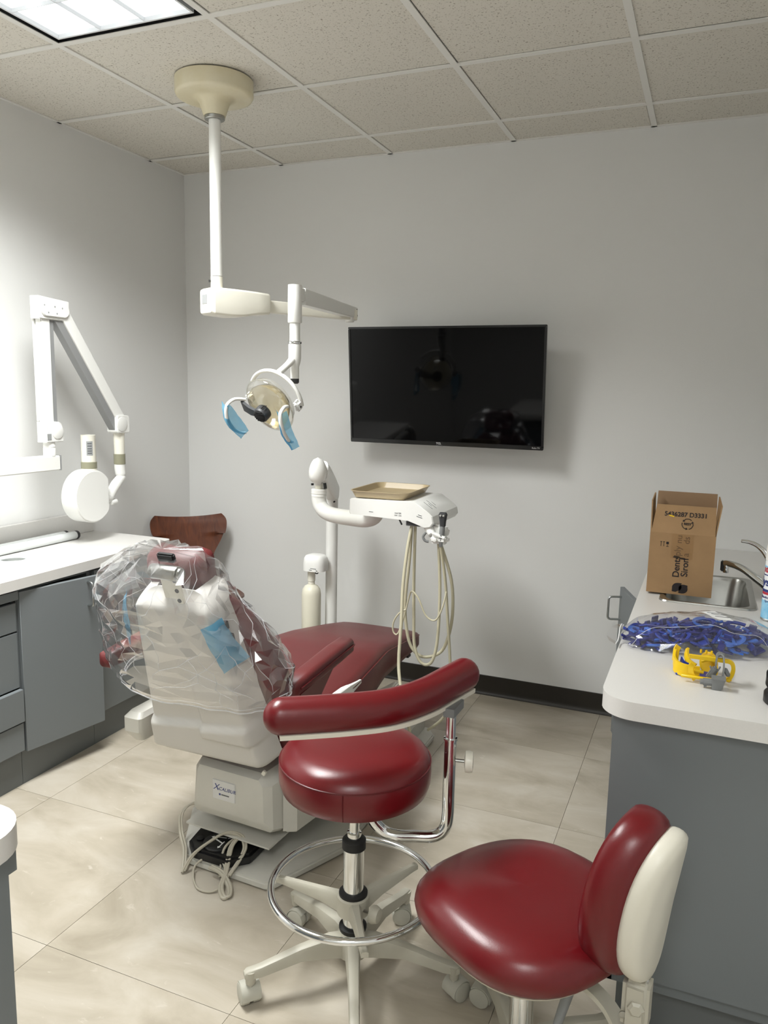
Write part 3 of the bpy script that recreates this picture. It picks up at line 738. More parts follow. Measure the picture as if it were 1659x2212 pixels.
# ================================================================== WALL X-RAY UNIT
AX = 0.205
xr = thing('xray_unit', 'white wall-mounted dental X-ray unit with folding arm and round tube head', 'x-ray unit', (0.0, -2.1, 1.15))
obj('wall_plate', box((0.03, -2.12, 1.19), (0.06, 0.22, 0.36), 0.008), 'white', xr)
obj('rail_bracket', box((0.13, -2.12, 1.192), (0.16, 0.08, 0.085), 0.006), 'white', xr)
rl_ = obj('horizontal_rail', bx(AX - 0.030, AX + 0.026, -2.16, -1.196, 1.163, 1.225, 0.004), 'white', xr)
obj('rail_end_cap', bx(AX - 0.029, AX + 0.027, -1.196, -1.193, 1.162, 1.226), 'greyarm', xr)
JY = -1.238
obj('swivel_post', lathe([(0.025, 0), (0.025, 0.032), (0.0235, 0.034), (0.0235, 0.036), (0.025, 0.038), (0.022, 0.060)], 24, (AX, JY + 0.008, 1.225)), 'white', xr)
def yz_prism(pts, x0, x1, bev=0.0):
    b = poly_prism([pts], x0, x1, bev)
    b.transform(Matrix(((0, 0, 1, 0), (1, 0, 0, 0), (0, 1, 0, 0), (0, 0, 0, 1)))); bmesh.ops.recalc_face_normals(b, faces=b.faces); return b
lj = obj('lower_knuckle', yz_prism([(p[0] + JY + 0.018, p[1] + 1.325) for p in rrect(0.088, 0.085, 0.03, 5)][:6] + [(JY - 0.030, 1.3675), (JY - 0.030, 1.2825), (JY + 0.062, 1.2825)], AX - 0.026, AX + 0.028, 0.003), 'white', xr, angle=40)
obj('knuckle_cover', lathe([(0.030, 0), (0.030, 0.003), (0.026, 0.005)], 28, (AX + 0.0275, JY + 0.030, 1.325), (1, 0, 0)), 'white', lj)
obj('rating_label', box((AX + 0.0284, JY - 0.016, 1.305), (0.001, 0.022, 0.026)), 'label', lj)
obj('upright_arm', bx(AX - 0.017, AX + 0.017, JY - 0.022, JY + 0.026, 1.362, 1.81, 0.004), 'white', xr)
obj('upright_channel', bx(AX - 0.013, AX + 0.013, JY + 0.026, JY + 0.046, 1.35, 1.80), 'greyarm', xr)
obj('cable_cover', bx(AX - 0.027, AX - 0.018, JY - 0.028, JY - 0.002, 1.37, 1.83, 0.002), 'white', xr)
tk = obj('top_knuckle', yz_prism([(-1.276, 1.785), (-1.130, 1.785), (-1.118, 1.80), (-1.112, 1.866), (-1.276, 1.876)], AX - 0.024, AX + 0.026, 0.003), 'white', xr, angle=40)
obj('knuckle_cover', yz_prism([(p[0] - 1.195, p[1] + 1.826) for p in rrect(0.150, 0.058, 0.028, 6)], AX + 0.026, AX + 0.034, 0.002), 'white', tk)
for py, pz in ((-1.255, 1.84), (-1.20, 1.838), (-1.16, 1.835), (-1.235, 1.812), (-1.19, 1.811)): obj('screw', cyl((AX + 0.0335, py, pz), (AX + 0.0352, py, pz), 0.0032, n=8), 'label', tk)
d0, d1 = Vector((AX, -1.150, 1.815)), Vector((AX, -0.812, 1.345)); dd = (d1 - d0).normalized(); dn = Vector((0, -dd.z, dd.y)); dn = dn if dn.y > 0 else -dn
obj('forearm', bar(d0 + dn * 0.012, d1 + dn * 0.012, 0.05, 0.052, 0.052, Vector((1, 0, 0))), 'white', xr, angle=30)
obj('forearm_channel', bar(d0 - dn * 0.032, d1 - dn * 0.032, 0.036, 0.034, 0.034, Vector((1, 0, 0)), 0.001, 1), 'greyarm', xr, angle=30)
ek = obj('end_knuckle', yz_prism([(p[0] - 0.812, p[1] + 1.345) for p in rrect(0.082, 0.082, 0.012, 4)], AX - 0.03, AX + 0.034, 0.003), 'white', xr, angle=40)
obj('knuckle_cover', lathe([(0.033, 0), (0.033, 0.003), (0.028, 0.005)], 28, (AX + 0.033, -0.822, 1.345), (1, 0, 0)), 'white', ek)
obj('drop_stem', lathe([(0.026, 0), (0.025, -0.02), (0.0235, -0.10)], 24, (AX, -0.808, 1.304)), 'cream', xr)
obj('stem_ring', lathe([(0.024, 0), (0.0265, -0.001), (0.0265, -0.048), (0.024, -0.049)], 24, (AX, -0.808, 1.205)), 'olive', xr)
obj('elbow', join(tube([(AX, -0.808, 1.157), (AX, -0.808, 1.135), (AX + 0.002, -0.806, 1.110), (AX + 0.002, -0.806, 1.096)], [0.025, 0.025, 0.024, 0.018], 18), tube([(AX + 0.004, -0.800, 1.098), (AX + 0.004, -0.842, 1.065), (AX + 0.004, -0.872, 1.034), (AX + 0.004, -0.885, 1.01)], [0.020, 0.024, 0.022, 0.020], 16)), 'white', xr, angle=60)
HY, HZ = -1.022, 1.030
hp_ = []
for k in range(48):
    a = 2 * PI * k / 48; y_, z_ = 0.116 * math.cos(a), 0.118 * math.sin(a)
    hp_.append((HY + min(y_, 0.093), HZ + z_))
obj('tube_head', yz_prism(hp_, AX - 0.045, AX + 0.042, 0.006), 'white', xr, angle=40)
obj('side_pivot', cyl((AX, HY + 0.09, 1.006), (AX, HY + 0.142, 1.006), 0.023, n=20, bev=0.004), 'white', xr)
obj('tilt_knob', cyl((AX + 0.01, -0.888, 0.985), (AX + 0.01, -0.852, 0.985), 0.014, n=16, bev=0.004), 'white', xr)
obj('cone_ring', lathe([(0.030, 0), (0.0345, 0.001), (0.0345, 0.030), (0.032, 0.031)], 28, (AX, HY + 0.016, HZ + 0.122)), 'olive', xr)
obj('cone_neck', cyl((AX, HY + 0.016, HZ + 0.10), (AX, HY + 0.016, HZ + 0.124), 0.034, n=28), 'cream', xr)
cn = obj('cone', lathe([(0.0315, 0), (0.0315, 0.117), (0.0325, 0.120), (0.029, 0.120), (0.029, 0.02)], 28, (AX, HY + 0.016, HZ + 0.152), cap=False), 'cream', xr)
lb = []
for k in range(7):
    a = RAD(-62 + 50 * k / 6); lb.append((AX + 0.0319 * math.cos(a), HY + 0.016 + 0.0319 * math.sin(a)))
lbm = loft([[Vector((p[0], p[1], z)) for p in lb] for z in (HZ + 0.182, HZ + 0.246)], cap=False, closed=False)
lab = obj('rating_label', lbm, 'label', cn)
for z in (0.19, 0.20, 0.21, 0.222, 0.233):
    q = lb[1:6]; obj('print_line', loft([[Vector((p[0] * 1.0006, p[1] - 0.0003, zz)) for p in q] for zz in (HZ + z, HZ + z + 0.005)], cap=False, closed=False), 'print', cn)

# ================================================================== DENTAL CHAIR
CXX = 1.435
ch = thing('dental_chair', 'maroon dental chair with white plastic back shell, base and pump housing', 'dental chair', (CXX, -1.2, 0))
# base plate (flares towards the seat)
bp_ = [(1.285, -1.800), (1.33, -1.822), (1.615, -1.836), (1.640, -1.825), (1.755, -1.56), (1.745, -0.62), (1.70, -0.56), (1.20, -0.56), (1.16, -0.62), (1.15, -1.56), (1.262, -1.76)]
obj('base_plate', poly_prism([bp_], 0.002, 0.028, 0.006, 2), 'chairwhite', ch, angle=30)
obj('front_housing', loft([[Vector((x, y, z)) for x, y in rrect(w, l, 0.02, 3, CXX, cy)] for w, l, cy, z in ((0.50, 0.86, -0.99, 0.029), (0.50, 0.86, -0.99, 0.09), (0.47, 0.80, -0.99, 0.115))]), 'chairwhite', ch, angle=30)
# pump housing with sloped faces
def xsec(y, x0, x1, z0, z1, c0=0.02, c1=0.035):
    return [Vector(p) for p in ((x0 + c0, y, z0), (x1 - c0, y, z0), (x1, y, z0 + c0), (x1 - 0.004, y, z1 - c1), (x1 - c1 * 1.0, y, z1), (x0 + c1, y, z1), (x0 + 0.012, y, z1 - c1), (x0, y, z0 + c0))]
yp = -1.765
rot4 = Matrix.Translation((CXX, yp, 0)) @ Matrix.Rotation(RAD(-3.5), 4, 'Z') @ Matrix.Translation((-CXX, -yp, 0))
b = loft([xsec(yp, 1.315, 1.560, 0.180, 0.305, 0.012, 0.02), xsec(yp + 0.003, 1.305, 1.575, 0.172, 0.318, 0.012, 0.02), xsec(yp + 0.022, 1.285, 1.598, 0.142, 0.335, 0.012), xsec(yp + 0.06, 1.282, 1.612, 0.134, 0.345, 0.012), xsec(yp + 0.42, 1.275, 1.625, 0.134, 0.35, 0.012)])
b.transform(rot4)
pm = obj('pump_housing', b, 'chairwhite', ch, angle=25)
b = box((1.425, yp - 0.0005, 0.252), (0.088, 0.004, 0.066), 0.0015, 2); b.transform(rot4)
bd = obj('badge', b, 'badge', pm)
bn = Vector((math.sin(RAD(-3.5)), -math.cos(RAD(-3.5)), 0)); bxv = Vector((math.cos(RAD(-3.5)), math.sin(RAD(-3.5)), 0))
bo = rot4 @ Vector((1.425, yp - 0.0028, 0.258))
text('badge_lettering', 'X', 0.030, 'bluenavy', pm, bo + bxv * -0.030 + UP * 0.002, bxv, UP, shear=0.3)
text('badge_lettering', '-CALIBUR', 0.0165, 'bluenavy', pm, bo + bxv * 0.011 - UP * 0.001, bxv, UP, shear=0.3)
obj('badge_print', box(bo + bxv * 0.006 - UP * 0.020, (0.030, 0.0008, 0.0035), rot=Matrix.Rotation(RAD(-3.5), 3, 'Z')), 'print', pm)
obj('badge_mark', box(bo + bxv * -0.015 - UP * 0.020, (0.006, 0.0008, 0.006), rot=Matrix.Rotation(RAD(-3.5), 3, 'Z')), 'bluenavy', pm)
b = bx(1.262, 1.592, -1.758, -1.30, 0.092, 0.098); b.transform(rot4)
obj('skid_plate', b, 'chairwhite', ch)
b = poly_prism([[(1.615, -1.72), (1.625, -1.30), (1.70, -1.0), (1.72, -1.0), (1.72, -1.30), (1.655, -1.70)]], 0.13, 0.40, 0.006); obj('side_cover', b, 'chairwhite', ch, angle=30)
obj('side_cover', loft([[Vector((x, y, z)) for x, y in rrect(w, l, 0.015, 3, 1.135, cy)] for w, l, cy, z in ((0.04, 0.36, -1.64, 0.39), (0.07, 0.42, -1.64, 0.43), (0.07, 0.42, -1.64, 0.475), (0.05, 0.40, -1.63, 0.49))]), 'chairwhite', ch, angle=30)
obj('lift_column', loft([[Vector((x, y, z)) for x, y in rrect(w, l, 0.03, 3, CXX, cy)] for w, l, cy, z in ((0.34, 0.42, -1.10, 0.11), (0.32, 0.40, -1.14, 0.28), (0.36, 0.50, -1.22, 0.40))]), 'chairwhite', ch, angle=30)
obj('connector_plug', box((1.59, -1.792, 0.362), (0.013, 0.010, 0.016), 0.002, 1, rot=Matrix.Rotation(0.5, 3, 'Y')), 'cream', ch)
obj('cable_loop', tube([(1.655, -1.80, 0.40), (1.668, -1.80, 0.375), (1.668, -1.79, 0.35), (1.655, -1.78, 0.335), (1.64, -1.775, 0.345)], 0.003, 6), 'charcoal', ch)
# seat and leg rest, lofted along y
def lerp_tab(tab, y):
    for a, b in zip(tab[:-1], tab[1:]):
        if a[0] <= y <= b[0]:
            t = (y - a[0]) / (b[0] - a[0]); t = t * t * (3 - 2 * t) if len(a) > 5 else t
            return [a[i] + (b[i] - a[i]) * t for i in range(1, len(a))]
    return list(tab[0][1:]) if y < tab[0][0] else list(tab[-1][1:])
#        y      cx     half-w  top    bottom
seat = [(-1.72, 1.425, 0.200, 0.500, 0.43), (-1.60, 1.425, 0.255, 0.518, 0.40), (-1.35, 1.43, 0.268, 0.535, 0.385), (-1.12, 1.436, 0.248, 0.550, 0.385), (-1.0, 1.442, 0.228, 0.545, 0.40), (-0.75, 1.455, 0.208, 0.507, 0.405), (-0.60, 1.460, 0.196, 0.478, 0.400), (-0.555, 1.462, 0.176, 0.466, 0.405), (-0.535, 1.463, 0.15, 0.452, 0.415)]
rings = []
N = 34
for i in range(N + 1):
    y = -1.72 + (1.72 - 0.535) * i / N
    cx, hw, zt, zb = lerp_tab(seat, y)
    h = zt - zb; ring = []
    for a, z in ((-1, 0.30), (-1.0, 0.62), (-0.985, 0.80), (-0.95, 0.91), (-0.88, 0.975), (-0.6, 1.01), (-0.2, 1.02), (0.2, 1.02), (0.6, 1.01), (0.88, 0.975), (0.95, 0.91), (0.985, 0.80), (1.0, 0.62), (1, 0.30), (0.94, 0.04), (0.8, 0.0), (0, 0), (-0.8, 0.0), (-0.94, 0.04)):
        ring.append(Vector((cx + a * hw, y, zb + h * z)))
    rings.append(ring)
st = obj('seat_cushion', loft(rings), 'maroon', ch, angle=60)
for s in (1, -1):
    pts = []
    for i in range(24):
        y = -1.40 + 0.86 * i / 23; cx, hw, zt, zb = lerp_tab(seat, y); pts.append((cx + s * hw * 0.992, y, zb + (zt - zb) * 0.80))
    obj('seam', tube(pts, 0.0028, 6, smooth=False), 'maroon', st)
obj('seat_pan', loft([[Vector((x, y, z)) for x, y in rrect(w, l, 0.02, 3, 1.44, cy)] for w, l, cy, z in ((0.34, 0.60, -1.12, 0.36), (0.40, 0.80, -1.05, 0.40))]), 'black', ch)
obj('leg_rest_hook', box((1.62, -0.66, 0.385), (0.03, 0.03, 0.012), 0.002, 1), 'black', ch)
# armrests: padded bars
for s in (1, -1):
    axm = CXX + (0.245 if s > 0 else -0.355)
    ya = 0.0 if s > 0 else -0.10
    za = 0.0 if s > 0 else 0.03
    ar = obj('armrest', loft([[Vector((axm + dx * w, y + ya, z + za + dz * h)) for dx, dz in rrect(1.0, 1.0, 0.28, 4)] for y, z, w, h in ((-1.80, 0.640, 0.03, 0.03), (-1.79, 0.644, 0.055, 0.05), (-1.68, 0.652, 0.062, 0.056), (-1.50, 0.664, 0.064, 0.056), (-1.41, 0.668, 0.060, 0.052), (-1.40, 0.668, 0.03, 0.03))]), 'maroon', ch, angle=60)
    obj('armrest_piping', tube([(axm + s * 0.031, -1.78 + ya, 0.648 + za), (axm + s * 0.033, -1.5 + ya, 0.668 + za), (axm + s * 0.030, -1.405 + ya, 0.672 + za), (axm, -1.398 + ya, 0.674 + za)], 0.003, 6), 'redseam', ar)
    if s < 0: obj('armrest_post', loft([[Vector((axm + 0.03 + a + dx, y, z)) for a, y in ((-0.014, -1.62), (0.014, -1.62), (0.014, -1.54), (-0.014, -1.54))] for z, dx in ((0.40, 0.08), (0.52, 0.05), (0.66, -0.03))]), 'chairwhite', ch, angle=30)
    if s > 0: obj('armrest_flap', loft([[Vector((axm + s * 0.030, -1.78 + ya, 0.63)), Vector((axm + s * 0.030, -1.56 + ya, 0.645)), Vector((axm + s * 0.026, -1.56 + ya, 0.645)), Vector((axm + s * 0.026, -1.78 + ya, 0.63))], [Vector((axm + s * 0.022, -1.80 + ya, 0.54)), Vector((axm + s * 0.014, -1.64 + ya, 0.55)), Vector((axm + s * 0.010, -1.64 + ya, 0.55)), Vector((axm + s * 0.018, -1.80 + ya, 0.54))], [Vector((axm + s * 0.012, -1.80 + ya, 0.47)), Vector((axm + s * 0.004, -1.66 + ya, 0.47)), Vector((axm, -1.66 + ya, 0.47)), Vector((axm + s * 0.008, -1.80 + ya, 0.47))]]), 'maroon', ch, angle=60)
    if s > 0: obj('armrest_bracket', loft([[Vector((axm + s * 0.004 + a, y + ya, z)) for a, z in ((-0.012, z0), (0.012, z0), (0.012, z1 + za * 3), (-0.012, z1 + za * 3))] for y, z0, z1 in ((-1.62, 0.47, 0.525), (-1.40, 0.485, 0.52), (-1.31, 0.50, 0.512))]), 'white' if s > 0 else 'maroon', ch, angle=30)

# backrest frame: a across, b up the back, n towards the patient side
BO = Vector((1.43, -1.85, 0.40)); BU = Vector((0, -0.330, 0.944)).normalized(); BN = Vector((0, 0.944, 0.330)).normalized()
def B(a, b, n): return BO + Vector((a, 0, 0)) + BU * b + BN * n
def sstep(x, a, b):
    t = min(1, max(0, (x - a) / (b - a))); return t * t * (3 - 2 * t)
# white shell: height field over a tapered outline, with a raised lower shelf
SHL = 0.585
def shell_half(b):
    w = 0.226 - 0.090 * (b / SHL) ** 1.1
    if b > SHL - 0.06: k = (b - (SHL - 0.06)) / 0.06; w -= 0.06 * (1 - math.sqrt(max(0, 1 - k * k)))
    if b < 0.03: w -= 0.022 * (1 - math.sqrt(max(0, 1 - ((0.03 - b) / 0.03) ** 2)))
    return w
bm = bmesh.new(); NA, NB = 60, 76; grid = []
def shell_n(u, b):
    w = shell_half(b)
    n = 0.0 + 0.085 * max(0.0, (abs(u) - 0.80) / 0.20) ** 2.2
    n += 0.045 * sstep(b, SHL - 0.05, SHL)
    n += 0.020 * sstep(b, 0.135 + 0.03 * u, 0.150 + 0.03 * u)
    n -= 0.016 * sstep(b, 0.100, 0.112) * (1 - sstep(b, 0.26, 0.34)) * sstep(u, 0.04, 0.09)
    n += 0.02 * (1 - sstep(b, 0.0, 0.03))
    return n
for j in range(NB + 1):
    b = SHL * j / NB; row = []
    for i in range(NA + 1):
        u = -1 + 2 * i / NA; u = math.copysign(abs(u) ** 0.85, u)
        row.append(bm.verts.new(B(u * shell_half(b), b, shell_n(u, b) - 0.012)))
    grid.append(row)
for j in range(NB):
    for i in range(NA): bm.faces.new((grid[j][i], grid[j][i + 1], grid[j + 1][i + 1], grid[j + 1][i]))
bmesh.ops.recalc_face_normals(bm, faces=bm.faces)
bmesh.ops.solidify(bm, geom=list(bm.faces), thickness=0.008)
sh = obj('back_shell', bm, 'shell', ch, angle=70)
# upholstered back: padded, with wide wings at the shoulder
upt = [(-0.02, 0.225, 0.075, 0.015), (0.0, 0.240, 0.085, 0.015), (0.10, 0.246, 0.095, 0.015), (0.20, 0.250, 0.10, 0.015), (0.30, 0.246, 0.10, 0.015), (0.38, 0.222, 0.092, 0.012), (0.45, 0.182, 0.085, 0.01), (0.50, 0.142, 0.075, 0.01), (0.53, 0.105, 0.06, 0.01), (0.54, 0.08, 0.04, 0.01)]
rings = []
for k in range(37):
    b = -0.02 + 0.56 * k / 36
    hw, th, curl = lerp_tab(upt, b)
    ring = []
    for a, f in ((-1, 0.5), (-0.985, 0.75), (-0.93, 0.93), (-0.8, 0.98), (-0.45, 0.93), (0, 0.90), (0.45, 0.93), (0.8, 0.98), (0.93, 0.93), (0.985, 0.75), (1, 0.5), (0.985, 0.25), (0.93, 0.06), (0.7, 0.0), (0, 0.0), (-0.7, 0.0), (-0.93, 0.06), (-0.985, 0.25)):
        ring.append(B(a * hw - 0.006, b, 0.075 + th * f + curl * abs(a) ** 3))
    rings.append(ring)
obj('back_cushion', loft(rings), 'maroon', ch, angle=60)
# headrest pad on a sliding bracket
hrc = B(-0.025, 0.595, 0.100)
hr = []
for k in range(13):
    t = k / 12; b = -0.072 + 0.144 * t; s = math.sqrt(max(0.02, 1 - (2 * t - 1) ** 4)); hw = (0.096 + 0.012 * t) * (0.55 + 0.45 * s); th = 0.075 * (0.35 + 0.65 * s)
    cen = hrc + BU * b + BN * (0.02 * (2 * t - 1) ** 2)
    hr.append([cen + Vector((a * hw, 0, 0)) + BN * (th * f + 0.02 * abs(a) ** 2) for a, f in ((-1, 0.1), (-0.97, 0.4), (-0.85, 0.5), (0, 0.42), (0.85, 0.5), (0.97, 0.4), (1, 0.1), (0.97, -0.25), (0.8, -0.45), (0, -0.5), (-0.8, -0.45), (-0.97, -0.25))])
obj('headrest', loft(hr), 'maroon', ch, angle=60)
MB = Matrix((Vector((1, 0, 0)), BU, BN)).transposed()
hb = obj('headrest_bracket', join(box(B(0.0, 0.57, 0.040), (0.062, 0.18, 0.012), 0.004, 2, rot=MB), box(B(0.028, 0.60, 0.030), (0.026, 0.12, 0.010), 0.002, 1, rot=MB)), 'cream', ch)
for k in range(3): obj('slot', cyl(B(0.028, 0.565 + 0.032 * k, 0.0255), B(0.028, 0.565 + 0.032 * k, 0.0235), 0.0065, n=10), 'charcoal', hb)
obj('headrest_hinge', join(cyl(B(-0.045, 0.650, 0.03), B(0.045, 0.650, 0.03), 0.021, n=20, bev=0.003), cyl(B(0.046, 0.650, 0.03), B(0.055, 0.650, 0.03), 0.017, n=16, bev=0.002)), 'steel', ch)
obj('headrest_lever', box(B(-0.005, 0.682, 0.055), (0.056, 0.026, 0.016), 0.004, 2, rot=MB), 'black', ch)
sw = []
for k, (aa, bb) in enumerate(((0.150, 0.495), (0.160, 0.455), (0.167, 0.425))):
    obj('back_switch', box(B(aa + 0.004, bb, 0.036), (0.012, 0.026, 0.018), 0.002, 1, rot=MB), 'charcoal', sh)
# blue barrier film on the shell edges (seen through the bag)
film_sheet('barrier_film', 'light blue barrier film on the right edge of the chair back shell', [[B(0.112, 0.515, -0.020), B(0.146, 0.525, 0.000), B(0.158, 0.53, 0.025)], [B(0.130, 0.455, -0.022), B(0.164, 0.46, 0.002), B(0.180, 0.46, 0.028)], [B(0.158, 0.375, -0.022), B(0.184, 0.388, 0.004), B(0.212, 0.400, 0.036)]], jitter=0.003)
film_sheet('barrier_film', 'light blue barrier film on the left edge of the chair back shell', [[B(-0.180, 0.56, 0.055), B(-0.160, 0.56, 0.03), B(-0.136, 0.535, -0.012)], [B(-0.215, 0.49, 0.05), B(-0.172, 0.485, 0.012), B(-0.132, 0.48, -0.020)], [B(-0.225, 0.42, 0.05), B(-0.186, 0.415, 0.010), B(-0.155, 0.41, -0.018)]], jitter=0.004)

# clear plastic bag pulled over the head end of the chair
bagtab = [  # b, a_left, a_right, n_back, n_front
    (0.235, -0.300, 0.272, -0.026, 0.205), (0.26, -0.325, 0.288, -0.034, 0.21), (0.32, -0.335, 0.292, -0.036, 0.21), (0.40, -0.322, 0.258, -0.036, 0.205), (0.46, -0.300, 0.215, -0.04, 0.20),
    (0.52, -0.285, 0.168, -0.042, 0.195), (0.57, -0.270, 0.132, -0.046, 0.19), (0.61, -0.255, 0.118, -0.040, 0.185), (0.645, -0.225, 0.105, -0.010, 0.17), (0.68, -0.16, 0.07, 0.04, 0.14)]
BB0, BB1 = 0.235, 0.68
def crease(p, f, s):
    v = noise.noise(p * f + s); w = noise.noise(p * (f * 2.1) + s * 1.7)
    return (1 - abs(v) * 2.4) * 0.6 + (1 - abs(w) * 2.4) * 0.35
rb_ = random.Random(11); NR, NK = 20, 44
grid = []
for j in range(NR + 1):
    row = []
    for k in range(NK):
        jj = j + (rb_.uniform(-0.38, 0.38) if 0 < j < NR else rb_.uniform(-0.25, 0.25)); kk = k + rb_.uniform(-0.38, 0.38)
        t01 = min(1, max(-0.02, jj / NR)); b = BB0 + (BB1 - BB0) * t01
        al, ar_, nb_, nf = lerp_tab(bagtab, b)
        t = 2 * PI * kk / NK; ct, st_ = math.cos(t), math.sin(t); e_ = 2.0 / 2.4
        ua = math.copysign(abs(ct) ** e_, ct); un = math.copysign(abs(st_) ** e_, st_)
        a = (al + ar_) / 2 + (ar_ - al) / 2 * ua; n = (nb_ + nf) / 2 + (nf - nb_) / 2 * un
        outd = (Vector((ua, 0, 0)) * 0.8 + BN * un).normalized()
        amp = 0.009 if un > -0.4 else 0.006
        amp *= 1.0 + 0.8 * sstep(b, 0.5, 0.62)
        off = rb_.uniform(-1, 1) * amp
        if un < -0.4: off = abs(off) * 1.5 + 0.002
        row.append(B(a, b, n) + outd * off)
    grid.append(row)
bm = bmesh.new(); GV = [[bm.verts.new(p) for p in row] for row in grid]
for j in range(NR):
    for k in range(NK):
        p, q, r_, s_ = GV[j][k], GV[j][(k + 1) % NK], GV[j + 1][(k + 1) % NK], GV[j + 1][k]
        if rb_.random() < 0.72: bm.faces.new((p, q, r_)); bm.faces.new((p, r_, s_))
        else: bm.faces.new((p, q, s_)); bm.faces.new((q, r_, s_))
tv = bm.verts.new(sum(grid[-1], Vector()) / NK + BU * 0.008)
for k in range(NK): bm.faces.new((GV[NR][k], GV[NR][(k + 1) % NK], tv))
bmesh.ops.subdivide_edges(bm, edges=list(bm.edges), cuts=1, use_grid_fill=True, smooth=0.0)
bmesh.ops.recalc_face_normals(bm, faces=bm.faces)
bag = one('plastic_bag_cover', bm, 'bag', 'clear wrinkled plastic bag pulled over the head of the dental chair', 'plastic bag', smooth=True, angle=7)
# white glints along the film's folds, painted as fine whitish ridges
cre = []
for i in range(80):
    j, k = rb_.randrange(0, NR - 3), rb_.randrange(NK); L = rb_.randrange(3, 7); pts = [grid[j][k]]
    dk = rb_.choice((-1, 0, 0, 1, 1))
    for m_ in range(L):
        j = min(NR, j + 1); k = (k + (dk if rb_.random() < 0.7 else 0)) % NK; pts.append(grid[j][k])
    cre.append(tube(pts, [0.0002, 0.0010, 0.0008, 0.0002], 4, smooth=True, sub=1))
obj('crease_glints', join(*cre), 'bagfold_glint', bag)
hem = [grid[0][k] for k in range(NK)]
obj('gathered_hem', join(tube(hem, 0.0018, 6, closed=True, sub=3), tube([p + BU * 0.012 for p in hem], 0.0012, 5, closed=True, sub=3)), 'bagfold_glint', bag)

# foot control and its cords
fcn = thing('foot_control', 'black foot control pad with white arrow marks on the chair base plate', 'foot control', (1.40, -1.72, 0.028))
pl = [(1.290, -1.705), (1.302, -1.785), (1.345, -1.826), (1.475, -1.828), (1.53, -1.775), (1.53, -1.66), (1.31, -1.65)]
obj('body', poly_prism([pl], 0.029, 0.066, 0.008, 2), 'black', fcn, angle=40)
dsc = obj('dial', lathe([(0.052, 0), (0.052, 0.006), (0.047, 0.009), (0.01, 0.010)], 28, (1.405, -1.765, 0.066)), 'black', fcn)
obj('button', cyl((1.335, -1.770, 0.066), (1.335, -1.770, 0.072), 0.012, n=14, bev=0.002), 'rubber', fcn)
def arrow(p0, p1):
    p0, p1 = Vector(p0), Vector(p1); t = (p1 - p0).normalized(); s = Vector((-t.y, t.x, 0)); bm = bmesh.new()
    pts = [p0 + s * 0.0018, p1 - t * 0.010 + s * 0.0018, p1 - t * 0.010 + s * 0.006, p1, p1 - t * 0.010 - s * 0.006, p1 - t * 0.010 - s * 0.0018, p0 - s * 0.0018]
    bm.faces.new([bm.verts.new(p) for p in pts]); return bm
for a, c in (((1.42, -1.745, 0.0768), (1.37, -1.758, 0.0768)), ((1.425, -1.765, 0.0768), (1.425, -1.805, 0.0768)), ((1.425, -1.745, 0.0768), (1.445, -1.73, 0.0768))): obj('arrow_mark', arrow(a, c), 'white', dsc, smooth=False)
obj('arrow_mark', box((1.40, -1.767, 0.0768), (0.05, 0.005, 0.0006), rot=Matrix.Rotation(-0.35, 3, 'Z')), 'white', dsc)
cords = thing('control_cord', 'loose beige-grey cords coiled over the foot control under the pump housing', 'cord', (1.42, -1.80, 0.0))
C1 = [(1.30, -1.70, 0.15), (1.255, -1.715, 0.14), (1.236, -1.742, 0.115), (1.256, -1.772, 0.07), (1.300, -1.812, 0.045), (1.325, -1.850, 0.02), (1.335, -1.868, 0.006)]
C2 = [(1.335, -1.868, 0.007), (1.350, -1.835, 0.05), (1.393, -1.795, 0.088), (1.425, -1.760, 0.103), (1.470, -1.748, 0.098), (1.500, -1.768, 0.078), (1.500, -1.800, 0.052), (1.491, -1.851, 0.022)]
C3 = [(1.585, -1.64, 0.080), (1.505, -1.685, 0.082), (1.460, -1.73, 0.086), (1.445, -1.79, 0.078), (1.450, -1.82, 0.045), (1.462, -1.848, 0.012)]
C4 = [(1.422, -1.845, 0.034), (1.468, -1.852, 0.030), (1.509, -1.872, 0.008), (1.533, -1.908, 0.006), (1.521, -1.92, 0.006), (1.490, -1.888, 0.010), (1.480, -1.848, 0.030), (1.462, -1.790, 0.078), (1.466, -1.75, 0.092)]
C5 = [(1.491, -1.851, 0.020), (1.455, -1.822, 0.048), (1.405, -1.815, 0.052), (1.365, -1.838, 0.022), (1.384, -1.876, 0.007), (1.429, -1.914, 0.006), (1.473, -1.911, 0.006), (1.493, -1.880, 0.012), (1.491, -1.851, 0.020)]
for c_, r_ in ((C1, 0.0045), (C2, 0.0045), (C3, 0.004), (C4, 0.0055), (C5, 0.0035)):
    obj('cord_strand', tube(c_, r_, 8), 'cord', cords)
    if r_ > 0.004: obj('cord_strand', tube([(x + 0.006, y + 0.005, z + 0.003) for x, y, z in c_], r_ * 0.85, 8), 'cord', cords)

# ================================================================== DELIVERY UNIT
du = thing('delivery_unit', 'white dental delivery unit with post, jointed arm, control head and hoses', 'delivery unit', (1.12, -0.40, 0))
QX, QY = 1.122, -0.40
obj('foot_plate', lathe([(0.13, 0.002), (0.13, 0.014), (0.12, 0.02), (0.04, 0.026)], 32, (QX, QY, 0)), 'white', du)
obj('post', cyl((QX, QY, 0.02), (QX, QY, 1.03), 0.0285, n=28), 'white', du)
KN = Vector((1.206, -0.70, 1.172))
